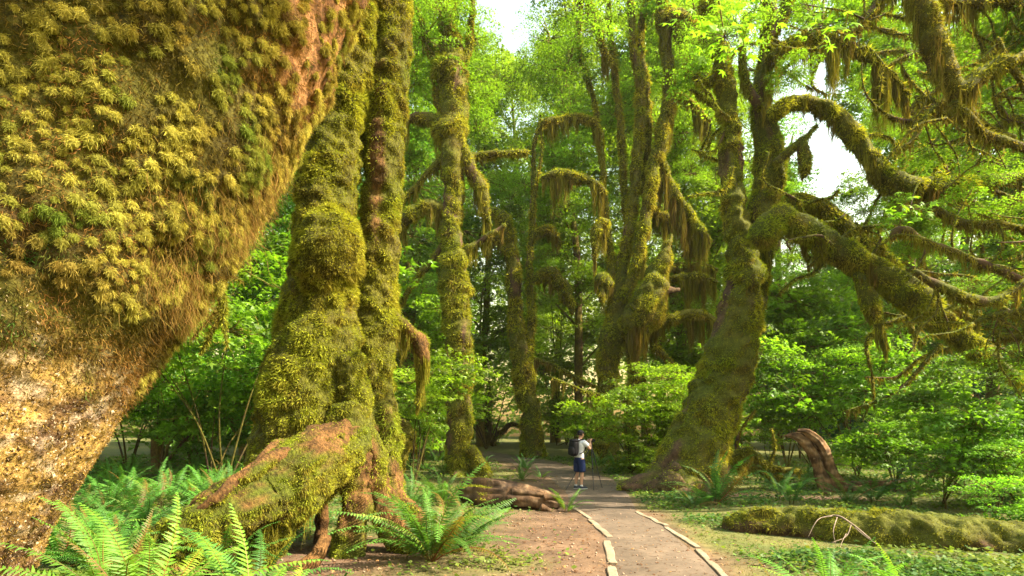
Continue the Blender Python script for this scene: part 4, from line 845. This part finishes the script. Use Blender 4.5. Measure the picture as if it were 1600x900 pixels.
# moss and grass blades on the floor
x, y = scatter(120000, -30, 30, 5.2, 28); pp = CX+F*x/y; k = (pp > -60)&(pp < 1660); x, y = x[k], y[k]
dn = dirtness(x, y); pt = dist_poly(x, y, PATHC); k = (rng.random(len(x)) > dn*.975)&(pt > .85); x, y = x[k], y[k]; N_ = len(x)
p = np.stack([x, y, gz(x, y)], -1)
V, T, ix = blades(p, unit(A(0, 0, 1)+rng.normal(size=(N_, 3))*.55), (.02+.05*rng.random(N_)**2)*(.6+y*.06), .002+.0007*y, .3, 1)
cc = mixc(A(.14, .16, .02), A(.10, .09, .03), rng.random(N_))*(.6+.8*rng.random((N_, 1)))
gr = link('floor_moss', mesh_np('floor_moss', V, T, M_MOSS, cc[ix], False)); tag(gr, 'short moss and grass blades on the forest floor', 'moss', kind='stuff')
# fallen leaves, chips and needles on the bare soil
x, y = scatter(42000, -30, 30, 5.0, 30); dn = dirtness(x, y); pt = dist_poly(x, y, PATHC)
k = (rng.random(len(x)) < np.clip(dn, .15, 1)*np.where(pt < .62, .4, 1.)); x, y = x[k], y[k]; N_ = len(x)
p = np.stack([x, y, gz(x, y)+.012+.008*rng.random(N_)], -1)
V, T, ix = leaves(p, unit(A(0, 0, 1)+rng.normal(size=(N_, 3))*.28), (.010+.05*rng.random(N_)**4)*(1+.02*y), '4')
pick = rng.random(N_)[:, None]
cc = np.where(pick < .55, A(.16, .085, .045), np.where(pick < .8, A(.33, .19, .08), np.where(pick < .92, A(.11, .06, .035), A(.40, .30, .19))))*(.6+.7*rng.random((N_, 1)))
li = link('leaf_litter', mesh_np('leaf_litter', V, T, M_MOSS, cc[ix], False)); tag(li, 'brown leaf litter and bark chips scattered on the soil', 'leaf litter', kind='stuff')
x, y = scatter(9000, -30, 30, 5.0, 30); k = (dirtness(x, y) > .3); x, y = x[k], y[k]; N_ = len(x); p = np.stack([x, y, gz(x, y)+.012], -1)
bv, bt, ix = blades(p, unit(rng.normal(size=(N_, 3))*A(1, 1, .05)), .03+.12*rng.random(N_)**2, .004+.004*rng.random(N_), 0, 2, .1)
tw = link('twig_litter', mesh_np('twig_litter', bv, bt, M_MOSS, (A(.15, .09, .05)*(.5+rng.random((N_, 1))))[ix], False)); tag(tw, 'thin broken twigs scattered over the bare soil', 'twigs', kind='stuff')
x, y = scatter(5000, -30, 30, 5.0, 26); k = (dirtness(x, y) > .4); x, y = x[k], y[k]; N_ = len(x); s_ = (.004+.016*rng.random(N_)**3)*(1+.03*y)
oc = np.array([(1, 0, 0), (-1, 0, 0), (0, 1, 0), (0, -1, 0), (0, 0, .8), (0, 0, -.8)], float); ot = np.array([(0, 2, 4), (2, 1, 4), (1, 3, 4), (3, 0, 4), (2, 0, 5), (1, 2, 5), (3, 1, 5), (0, 3, 5)])
V = (np.stack([x, y, gz(x, y)+.010], -1)[:, None]+oc[None]*s_[:, None, None]*(.7+.6*rng.random((N_, 6, 1)))).reshape(-1, 3); T = (np.arange(N_)[:, None, None]*6+ot[None]).reshape(-1, 3)
pb = link('gravel', mesh_np('gravel', V, T, M_DIRT, np.repeat(mixc(A(.20, .125, .08), A(.34, .24, .17), rng.random(N_)), 6, 0))); tag(pb, 'small stones and clods lying on the soil path', 'gravel', kind='stuff')

# ------------------------------------------------------------------ timber edging of the path
def board(pa, pb_, w, label, sink=0.0):
    a, b = np.array(G2(*pa)), np.array(G2(*pb_)); L = np.linalg.norm(b-a); d = (b-a)/L; nrm = A(-d[1], d[0]); n = 15; h = .022
    V = []; sd = int(pa[0])
    for k in range(n):
        t = k/(n-1); c = a+(b-a)*t; z = gz1(*c)
        e1 = w/2*(1+.22*noise(A(t*5, sd, 0), 1)); e2 = w/2*(1+.22*noise(A(t*5, sd, 4), 2)); dz = .006*noise(A(t*4, sd, 7), 3)-sink
        if k in (0, n-1): e1 *= .86; e2 *= .86
        for off, zz in ((-e1, -.05), (-e1, h*.72), (-e1*.82, h), (e2*.82, h*.98), (e2, h*.7), (e2, -.05)): V.append([*(c+nrm*off+d*((.012*noise(A(off*30, sd, 1), 4)) if k in (0, n-1) else 0)), z+zz+dz])
    V = np.array(V); Q = []
    for k in range(n-1):
        for j in range(6): Q.append((k*6+j, k*6+(j+1) % 6, (k+1)*6+(j+1) % 6, (k+1)*6+j))
    Q = np.array(Q); T = np.vstack([Q[:, [0, 1, 2]], Q[:, [0, 2, 3]]]); c0 = [(0, j+1, j) for j in range(1, 5)]; c1 = [((n-1)*6, (n-1)*6+j, (n-1)*6+j+1) for j in range(1, 5)]
    T = np.vstack([T, c0, c1])
    col = mixc(A(.175, .140, .092), A(.28, .225, .155), np.clip(.5+fbm(V*A(9, 9, 3), 3, sd), 0, 1)); base = A(*((a+b)/2), gz1(*((a+b)/2)))
    o = link('edging_board', mesh_np('edging_board', V-base, T, M_BOARD, col, False), None, tuple(base)); tag(o, label, 'board', 'timber boards edging the path')
board((890, 790), (923, 811), .10, 'pale board on the left path edge nearest the photographer')
board((921, 812), (953, 840), .10, 'pale board second from the photographer on the left path edge')
board((948, 846), (958, 882), .11, 'worn pale board third along the left path edge')
board((955, 888), (962, 930), .11, 'pale board on the left path edge cut by the bottom of the picture')
board((995, 800), (1042, 823), .095, 'pale board on the right path edge nearest the forked maple roots')
board((1041, 824), (1091, 857), .095, 'pale middle board of the right path edge')
board((1090, 860), (1136, 905), .095, 'pale board on the right path edge cut by the bottom of the picture')
board((922, 770), (935, 776), .095, 'short half buried board end right below the photographer', .03)
board((939, 778), (951, 781), .095, 'small buried board end between the photographer and the forked maple roots', .03)

# ------------------------------------------------------------------ logs, stumps, sticks
def wood_col(V, sd, a=(.115, .064, .030), b=(.038, .024, .014), c=(.19, .13, .075)):
    f = fbm(V*A(3, 3, 9), 3, sd); return mixc(mixc(b, a, np.clip(.5+1.2*f, 0, 1)), c, np.clip(fbm(V*A(6, 6, 14), 2, sd+4)*1.6-.2, 0, 1))
def wood(name, label, cat, pts, sd, nseg=40, step=.04, lump=.2, freq=2.5, groove=.25, col=None, moss=None, dens=1.0):
    q = np.array([[*P(a, b, d), w/2/F*d] for a, b, w, d in pts]); c = q[:, :3].mean(0); base = (c[0], c[1], gz1(c[0], c[1]))
    root = thing(name, label, cat, base); V, T, t = tube(q, nseg, step, lump, freq, sd, None, groove)
    fn = np.cross(V[T[:, 1]]-V[T[:, 0]], V[T[:, 2]]-V[T[:, 0]]); vn = np.zeros_like(V)
    for k in range(3): np.add.at(vn, T[:, k], fn)
    vn = unit(vn); V = V+vn*(.010*fbm(V*A(5, 12, 14), 3, sd+9))[:, None]
    C = wood_col(V, sd) if col is None else col(V, vn); part('trunk', root, V, T, C, M_WOOD)
    if moss:
        D = q[:, 1].mean(); px = D/569; p, n = sample(V, T, int(30000*dens)); k = rng.random(len(p)) < moss(p, n); p, n = p[k], n[k]; N_ = len(p)
        bv, bt, ix = blades(p, unit(n+rng.normal(size=(N_, 3))*.5), px*(1.8+2*rng.random(N_)), px, .2, 2); cc = moss_color(p, n, sd, .5, .2)*(.7+.6*rng.random((N_, 1)))
        g = Acc(); g.add(bv, bt, cc[ix]); part_acc('moss', root, g, M_MOSS, 'stuff', False)
    return root
rl = wood('rotten_log', 'short rotten reddish brown log lying left of the path', 'log', [(724, 768, 34, 13.2), (740, 770, 44, 13.1), (775, 774, 46, 12.9), (815, 780, 42, 12.7), (850, 785, 34, 12.5), (868, 788, 22, 12.4), (876, 790, 8, 12.4)], 5, moss=lambda p, n: .5*sm(.3, .8, n[:, 2]+fbm(p*2, 2, 3))*sm(-.4, -.9, p[:, 0]), groove=.4, lump=.12)
for a in ([(850, 778, 10, 12.3), (866, 776, 8, 12.3), (880, 780, 2, 12.3)], [(845, 792, 12, 12.3), (868, 800, 9, 12.3), (882, 800, 2, 12.2)], [(800, 768, 12, 12.5), (835, 772, 9, 12.4), (860, 774, 2, 12.3)]):
    q = np.array([[*P(x_, y_, d_), w_/2/F*d_] for x_, y_, w_, d_ in a]); V, T, t = tube(q, 8, .03, .3, 6, 8); part('splinter', rl, V, T, wood_col(V, 7), M_WOOD)
def stick(label, pts, sd=1, col=(.13, .085, .05), kids=()):
    q = np.array([[*P(a, b, d), w/2/F*d] for a, b, w, d in pts]); c = q[0, :3]; root = thing('fallen_stick', label, 'stick', (c[0], c[1], gz1(c[0], c[1])))
    V, T, t = tube(q, 7, .05, .25, 6, sd); part('stem', root, V, T, np.array(col)*(.8+.4*rng.random((len(V), 1))), M_WOOD)
    for kk in kids:
        q = np.array([[*P(a, b, d), w/2/F*d] for a, b, w, d in kk]); V, T, t = tube(q, 6, .04, .2, 6, sd); part('twig', root, V, T, np.array(col)*(.9+.3*rng.random((len(V), 1))), M_WOOD)
stick('thin dark stick lying on the soil left of the path', [(762, 834, 5, 9.45), (800, 841, 7, 9.05), (840, 848, 6, 8.65), (882, 853, 3, 8.4)])
stick('short thin stick lying between the rotten log and the edging boards', [(880, 843, 2.5, 8.95), (910, 842, 2.5, 8.97)], 3)
scol = lambda V, n: wood_col(V, 12, (.25, .140, .062), (.065, .036, .017), (.34, .23, .13))
cs = wood('curved_stump', 'bare brown twisted stump curling up to a broken tip right of the forked maple', 'stump', [(1300, 772, 23.4, 16.4), (1288, 752, 20.3, 16.4), (1278, 726, 17.2, 16.4), (1268, 704, 15.6, 16.4), (1254, 688, 13.3, 16.4), (1240, 681, 9.4, 16.4), (1226, 681, 2.3, 16.4)], 12, 36, .03, .10, 2.5, .5, col=scol)
for r in ([(1330, 772, 15.6, 16.3), (1312, 758, 18.7, 16.3), (1299, 736, 14.8, 16.3), (1291, 712, 13.3, 16.3), (1279, 690, 12.5, 16.3), (1262, 676, 10.1, 16.3), (1246, 672, 3.9, 16.3)], [(1312, 770, 10.9, 16.75), (1298, 748, 12.5, 16.75), (1288, 722, 11.7, 16.75), (1276, 698, 10.9, 16.75), (1260, 682, 7.8, 16.75), (1244, 676, 2.3, 16.7)], [(1320, 762, 12.5, 16.2), (1345, 764, 9.4, 16.0), (1372, 772, 6, 15.9)], [(1300, 768, 12.5, 16.2), (1286, 776, 10, 15.9), (1268, 782, 4, 15.6)]):
    q = np.array([[*P(x_, y_, d_), w_/2/F*d_] for x_, y_, w_, d_ in r]); V, T, t = tube(q, 26, .03, .12, 3, 8, None, .5); V = V+(.012*fbm(V*A(9, 9, 5), 3, 5))[:, None]*A(1, -1, .3); part('shard', cs, V, T, scol(V, None), M_WOOD)
wood('fallen_branch', 'pale fallen branch lying behind the curved stump', 'branch', [(1310, 762, 14, 17.2), (1345, 758, 12, 17.2), (1385, 756, 10, 17.3), (1425, 750, 7, 17.4)], 14, 14, .06, .15)
tl = MTree('mossy_log', 'long low log thick with moss along the bottom right', (*P(1380, 850, 8.6)[:2], 0.), seed=14, green=.55, brown=.42, dens=1.0, cat='log')
tl.limb('trunk', [(1132, 820, 26, 9.9), (1165, 820, 50, 9.75), (1190, 822, 56, 9.65), (1250, 826, 62, 9.3), (1330, 836, 74, 8.9), (1420, 846, 84, 8.5), (1520, 856, 92, 8.1), (1640, 868, 100, 7.7)], lump=.26, freq=1.2, hang=(220, .24, 0, 1, .8), bare=lambda p, n: sm(.05, .4, fbm(p*2.0, 3, 141)-.7*n[:, 2]+.05), fuzz=1.2, kink=.3)
tl.done()
stick('pale grey dead branch with bare twigs lying on the long mossy log', [(1288, 808, 2.75, 8.3), (1310, 806, 2.75, 8.2), (1335, 822, 3.30, 8.1), (1360, 842, 2.20, 8.0)], 5, (.20, .155, .115),
      ([(1300, 806, 1.65, 8.2), (1278, 812, 1.38, 8.1), (1262, 840, 0.88, 8.0)], [(1308, 808, 1.65, 8.2), (1302, 830, 1.38, 8.0), (1306, 852, 0.88, 7.9)], [(1330, 820, 1.65, 8.1), (1322, 838, 1.38, 8.0), (1300, 848, 0.88, 7.9)], [(1335, 824, 1.65, 8.1), (1352, 838, 1.10, 7.9), (1370, 850, 0.77, 7.9)], [(1322, 834, 1.32, 8.), (1316, 846, 0.99, 7.9), (1312, 858, 0.77, 7.8)]))
ts = MTree('mossy_stump', 'sunlit yellow moss draped over a low stump right of the twin trunk', (*P(622, 735, 18)[:2], gz1(*P(622, 735, 18)[:2])), seed=21, green=.2, brown=.2, dens=1.3, cat='stump')
ts.limb('trunk', [(600, 730, 40), (606, 700, 44), (614, 676, 40), (628, 668, 30), (642, 680, 22), (648, 700, 10)], 18, hang=(260, .8, .4, 1, .3)); ts.limb('stem', [(622, 735, 20), (630, 700, 22), (634, 682, 14)], 17.8, hang=(100, .5)); ts.done()
tb = MTree('fallen_mossy_limb', 'yellow mossy fallen limbs behind the forked maple, left of the curved stump', (*P(1180, 745, 18.5)[:2], gz1(*P(1180, 745, 18.5)[:2])), seed=23, green=.3, brown=.1, dens=1.4, cat='fallen limb')
for r in ([(1125, 722, 16), (1150, 708, 20), (1172, 706, 18), (1190, 722, 16), (1215, 732, 14), (1250, 736, 9)], [(1140, 735, 12), (1170, 728, 14), (1200, 740, 12), (1225, 748, 8)], [(1165, 745, 10), (1150, 700, 8), (1160, 668, 6), (1180, 640, 4)], [(1190, 740, 9), (1210, 705, 6), (1205, 670, 4)]): tb.limb('limb', r, 18.5, hang=(120, .3))
tb.done()
td = MTree('dark_snag', 'dark mossy snag with a fallen limb beside the far end of the path', (*P(765, 700, 46)[:2], gz1(*P(765, 700, 46)[:2])), seed=25, green=.3, brown=.7, dens=.8)
td.limb('trunk', [(768, 702, 24), (763, 670, 20), (761, 640, 20), (764, 612, 14), (763, 596, 6)], 46); td.limb('limb', [(770, 688, 14), (785, 674, 13), (800, 662, 11), (815, 668, 7)], 46); td.done()
for px, py, D, h, lab in ((1478, 796, 11.5, 1.25, 'thin dark sapling with sparse blue green leaves behind the mossy log'), (1508, 772, 13, 1.5, 'slim sapling with crooked stems behind the mossy log'), (1425, 790, 12.3, .9, 'small sparse sapling beside the upright dark fern')):
    x, y = G2(px, py); D = y; z = gz1(x, y); r_ = thing('sapling', lab, 'sapling', (x, y, z)); g = np.random.default_rng(px)
    V, T, C = simple_tube([[x, y, z-.05, .02], [x-.05, y, z+h*.5, .014], [x+.03, y, z+h, .005]], 6, .1, px); part('trunk', r_, V, T, C*.6, M_TRUNK)
    N_ = 420; hh = h*(.35+.75*g.random(N_)); a = g.random(N_)*6.28; rr = (.15+.55*g.random(N_))*(1.2-hh/h*.7)
    p = np.stack([x+np.cos(a)*rr, y+np.sin(a)*rr, z+hh+.08*g.normal(size=N_)], -1); V, T, ix = leaves(p, unit(A(0, 0, 1)+g.normal(size=(N_, 3))*.4), .05+.03*g.random(N_), '2')
    part('foliage', r_, V, T, (A(.06, .13, .045)*(.7+.6*g.random((N_, 1))))[ix], M_FERN, 'stuff', False)
    for k in range(12):
        b_ = p[k*30]; s_ = A(x, y, b_[2]-.12); V, T, C = simple_tube([[*s_, .006], [*((s_+b_)/2), .004], [*b_, .002]], 4, .15, k); part('twig', r_, V, T, C*.6, M_TRUNK)

# ------------------------------------------------------------------ photographer, tripod, camera, backpack
M_SKIN = plain_mat('skin', (.42, .24, .16), .55); M_SHIRT = plain_mat('shirt_cloth', (.62, .64, .68), .9); M_SHORT = plain_mat('navy_cloth', (.010, .020, .075), .9)
M_BLACK = plain_mat('black_nylon', (.010, .010, .013), .7); M_SHOE = plain_mat('shoe', (.035, .045, .065), .7); M_SOLE = plain_mat('shoe_sole', (.55, .55, .55), .7); M_HAIR = plain_mat('hair', (.012, .010, .009), .6)
M_METAL = plain_mat('tripod_metal', (.03, .03, .035), .4); M_EYE = plain_mat('eye', (.02, .015, .01), .3); M_GLASS = plain_mat('lens_glass', (.01, .01, .02), .1)
hx, hy = G2(905, 765); hz_ = gz1(hx, hy); FACE = math.radians(38)
man = thing('person', 'person in white T-shirt and navy shorts standing on the path behind a tripod', 'person', (hx, hy, hz_+.008), None, FACE)
def lt(pts, sc=(1, 1, 1), nseg=14, step=.03):
    V, T, t = tube(pts, nseg, step, 0); c = np.mean(np.array(pts)[:, :3], 0); return (V-c)*np.array(sc)+c, T
def joined(name, parts, mat, parent, vox=.011, smooth=4):
    a = Acc()
    for V, T in parts: a.add(V, T, A(1, 1, 1))
    V, T, C = a.get(); o = link(name, mesh_np(name, V, T, mat, None), parent)
    r = o.modifiers.new('remesh', 'REMESH'); r.mode = 'VOXEL'; r.voxel_size = vox; r.use_smooth_shade = True
    s_ = o.modifiers.new('smooth', 'SMOOTH'); s_.factor = .5; s_.iterations = smooth; return o
def leg(s): return [[0, .095*s, .92, .085], [.01, .10*s, .72, .075], [.02, .105*s, .50, .055], [.0, .11*s, .36, .055], [-.02, .115*s, .20, .040], [-.02, .12*s, .09, .034], [-.01, .12*s, .05, .038]]
SH_ = {1: [[.02, .17, 1.41, .06], [.11, .235, 1.30, .048], [.20, .25, 1.20, .040], [.30, .19, 1.28, .036], [.385, .085, 1.40, .028], [.405, .065, 1.425, .027]],
       -1: [[.02, -.17, 1.41, .06], [.10, -.24, 1.30, .048], [.19, -.25, 1.21, .040], [.29, -.18, 1.30, .036], [.385, -.075, 1.42, .028], [.405, -.06, 1.44, .027]]}
body = [lt([[0, 0, .88, .13], [0, 0, 1.0, .135], [.01, 0, 1.15, .135], [.015, 0, 1.3, .155], [.02, 0, 1.42, .13], [.03, 0, 1.48, .06]], (.75, 1.1, 1)),
        lt([[.03, 0, 1.44, .055], [.05, 0, 1.54, .052]]), lt([[.065, 0, 1.525, .045], [.075, 0, 1.56, .072], [.075, 0, 1.63, .092], [.068, 0, 1.70, .082], [.065, 0, 1.735, .045]], (1.08, .9, 1)),
        lt([[.155, 0, 1.635, .012], [.178, 0, 1.605, .016], [.16, 0, 1.595, .012]]), lt([[.06, .082, 1.65, .012], [.062, .092, 1.625, .018], [.066, .084, 1.60, .010]]), lt([[.06, -.082, 1.65, .012], [.062, -.092, 1.625, .018], [.066, -.084, 1.60, .010]])]
for s_ in (1, -1):
    body += [lt(leg(s_)), lt([[-.06, .12*s_, .045, .034], [.05, .125*s_, .04, .04], [.15, .135*s_, .03, .034], [.18, .135*s_, .025, .02]], (1, 1, .8)), lt(SH_[s_])]
    h = np.array(SH_[s_][-1][:3]); body.append(lt([[*h, .028], [*(h+A(.04, 0, .03)), .034], [*(h+A(.07, -.01*s_, .045)), .026]], (1, .7, 1)))
    for f_ in range(4):
        b_ = h+A(.07, -.005*s_, .07-.02*f_); L_ = (.060, .068, .063, .05)[f_]
        body.append(lt([[*b_, .0095], [*(b_+A(L_*.55, -.012*s_, .005)), .009], [*(b_+A(L_*.75, -.035*s_, -.003)), .008]], nseg=8, step=.012))
    body.append(lt([[*(h+A(.02, -.02*s_, .05)), .012], [*(h+A(.04, -.045*s_, .065)), .010], [*(h+A(.065, -.055*s_, .06)), .009]], nseg=8, step=.012))
joined('body', body, M_SKIN, man, .009, 2)
sh = [lt([[0, 0, .89, .155], [0, 0, 1.0, .15], [.01, 0, 1.15, .15], [.015, 0, 1.3, .168], [.02, 0, 1.42, .142], [.03, 0, 1.475, .075]], (.78, 1.1, 1))]
for s_ in (1, -1): sh.append(lt([[.02, .13*s_, 1.41, .085], [.07, .205*s_, 1.35, .078], [.115, .24*s_, 1.295, .072]]))
joined('shirt', sh, M_SHIRT, man)
so_ = [lt([[0, 0, .80, .13], [0, 0, .88, .152], [0, 0, .95, .150]], (.82, 1.1, 1))]
for s_ in (1, -1): so_.append(lt([[0, .085*s_, .88, .105], [.01, .105*s_, .72, .108], [.02, .112*s_, .53, .104]]))
joined('shorts', so_, M_SHORT, man)
joined('hair', [lt([[.03, 0, 1.575, .04], [.045, 0, 1.61, .088], [.055, 0, 1.68, .10], [.06, 0, 1.735, .075], [.06, 0, 1.76, .03]], (1.0, .95, 1))], M_HAIR, man, .009)
cap = joined('cap', [lt([[.062, 0, 1.672, .104], [.062, 0, 1.71, .102], [.062, 0, 1.75, .075], [.062, 0, 1.772, .02]], (1.06, .95, 1)), lt([[.13, 0, 1.675, .06], [.19, 0, 1.672, .055], [.235, 0, 1.665, .03]], (1, 1.25, .16))], M_BLACK, man, .008, 2)
for s_ in (1, -1):
    shoe = joined('shoe', [lt([[-.085, .12*s_, .06, .035], [-.03, .12*s_, .065, .05], [.06, .127*s_, .05, .05], [.15, .135*s_, .04, .044], [.20, .137*s_, .03, .022]], (1, 1, .95))], M_SHOE, man, .008, 2)
    joined('sole', [lt([[-.10, .12*s_, .014, .03], [-.03, .12*s_, .014, .048], [.08, .13*s_, .014, .055], [.17, .137*s_, .014, .046], [.215, .138*s_, .014, .015]], (1, 1, .28))], M_SOLE, shoe, .007, 1)
    joined('sock', [lt([[-.02, .12*s_, .07, .042], [-.02, .12*s_, .135, .042]])], M_SOLE, man, .008, 1)
    v, t = lt([[.148, .033*s_, 1.652, .011], [.156, .033*s_, 1.652, .011]], nseg=8, step=.01); link('eye', mesh_np('eye', v, t, M_EYE), man)
bp = thing('backpack', 'black backpack on the back of the person', 'backpack', (hx, hy, hz_+1.0), None, FACE)
def blob(c, r, e=2.6, n=20):
    u, v = np.meshgrid(np.linspace(0, 2*np.pi, n, endpoint=False), np.linspace(-np.pi/2, np.pi/2, n//2+1)); f = lambda w: np.sign(w)*np.abs(w)**(2/e)
    p = np.stack([f(np.cos(v))*f(np.cos(u))*r[0], f(np.cos(v))*f(np.sin(u))*r[1], f(np.sin(v))*r[2]], -1)+np.array(c); m = n//2+1
    i, j = np.meshgrid(np.arange(m-1), np.arange(n), indexing='ij'); a, b, c_, d = i*n+j, i*n+(j+1) % n, (i+1)*n+(j+1) % n, (i+1)*n+j
    return p.reshape(-1, 3), np.concatenate([np.stack([a, b, c_], -1).reshape(-1, 3), np.stack([a, c_, d], -1).reshape(-1, 3)])
def lump_part(name, parent, items, mat):
    a = Acc()
    for V, T in items: a.add(V, T, A(1, 1, 1))
    V, T, C = a.get(); return link(name, mesh_np(name, V, T, mat, None), parent)
lump_part('bag_body', bp, [blob((-.225, 0, .24), (.11, .155, .245), 3.2)], M_BLACK); pk = lump_part('front_pocket', bp, [blob((-.325, 0, .15), (.05, .125, .13), 3.2)], M_BLACK)
lump_part('lid', bp, [blob((-.21, 0, .455), (.115, .15, .05), 3)], M_BLACK)
for s_ in (1, -1): lump_part('shoulder_strap', bp, [lt([[-.13, .09*s_, .44, .022], [-.03, .10*s_, .485, .022], [.09, .10*s_, .47, .022], [.145, .11*s_, .38, .022], [.14, .13*s_, .25, .02], [.03, .165*s_, .13, .016], [-.12, .14*s_, .06, .014]], (1, 1, 1), 8)], M_BLACK)
# tripod feet where the photograph has them
cf = A(math.cos(FACE), math.sin(FACE), 0); hd = A(hx, hy, hz_)+cf*.52+A(0, 0, 1.36)
tri = thing('tripod', 'black camera tripod with spread legs in front of the person', 'tripod', (hd[0], hd[1], hz_))
f1, f2 = G2(884, 766), G2(941, 763.5)
for fx, fy in (f1, f2, (hd[0]-.02, hd[1]-.62)):
    a, b = hd+A(0, 0, -.06), A(fx, fy, gz1(fx, fy)+.012); m = a+(b-a)*.52; k = a+(b-a)*.78
    V, T, t = tube([[*a, .017], [*m, .017]], 10, .1, 0); lg = part('leg', tri, V, T, None, M_METAL)
    for nm, p0, p1, r_ in (('lower_section', m, k, .013), ('foot_section', k, b, .010)):
        V, T, t = tube([[*p0, r_], [*p1, r_]], 8, .1, 0); part(nm, tri, V, T, None, M_METAL, under=lg)
    V, T, t = tube([[*(m-(b-a)*.012), .022], [*(m+(b-a)*.012), .022]], 10, .02, 0); part('leg_lock', tri, V, T, None, M_BLACK, under=lg)
V, T, t = tube([[*(hd+A(0, 0, -.30)), .014], [*(hd+A(0, 0, .0)), .014]], 10, .05, 0); part('centre_column', tri, V, T, None, M_METAL)
V, T, t = tube([[*(hd+A(0, 0, -.09)), .035], [*(hd+A(0, 0, -.04)), .04]], 14, .02, 0); part('hub', tri, V, T, None, M_METAL)
V, T, t = tube([[*(hd+A(0, 0, -.02)), .025], [*(hd+A(0, 0, .035)), .03], [*(hd+A(0, 0, .05)), .035]], 14, .015, 0); part('ball_head', tri, V, T, None, M_METAL)
cm = thing('photo_camera', 'black camera on top of the tripod held up to the face of the person', 'camera', tuple(hd+A(0, 0, .055)), None, FACE)
lump_part('body', cm, [blob((0, 0, .05), (.035, .068, .048), 6), blob((0, 0, .10), (.028, .03, .02), 4), blob((.012, -.055, .045), (.035, .02, .045), 5)], M_BLACK)
V, T, t = tube([[.03, 0, .048, .032], [.10, 0, .048, .034], [.125, 0, .048, .038]], 18, .02, 0); ln_ = link('lens', mesh_np('lens', V, T, M_BLACK), cm)
V, T, t = tube([[.132, 0, .048, .030], [.146, 0, .048, .026]], 18, .01, 0); link('lens_glass', mesh_np('lens_glass', V, T, M_GLASS), ln_)

# ------------------------------------------------------------------ thin haze in the air of the wood
hb = bpy.data.meshes.new('haze'); x0, x1, y0, y1, z0, z1 = -128, 128, -32, 168, -2, 64
hb.from_pydata([(x0, y0, z0), (x1, y0, z0), (x1, y1, z0), (x0, y1, z0), (x0, y0, z1), (x1, y0, z1), (x1, y1, z1), (x0, y1, z1)], [], [(0, 3, 2, 1), (4, 5, 6, 7), (0, 1, 5, 4), (1, 2, 6, 5), (2, 3, 7, 6), (3, 0, 4, 7)])
M_HAZE, n, out = mat_new('haze'); pv = nd(n, 'ShaderNodeVolumePrincipled'); pv.inputs['Color'].default_value = (.93, .95, .92, 1); pv.inputs['Density'].default_value = .0002; pv.inputs['Anisotropy'].default_value = .2
n.links.new(pv.outputs[0], out.inputs['Volume']); hb.materials.append(M_HAZE)
tag(link('haze', hb), 'thin pale haze hanging in the air of the wood', 'haze', kind='stuff')
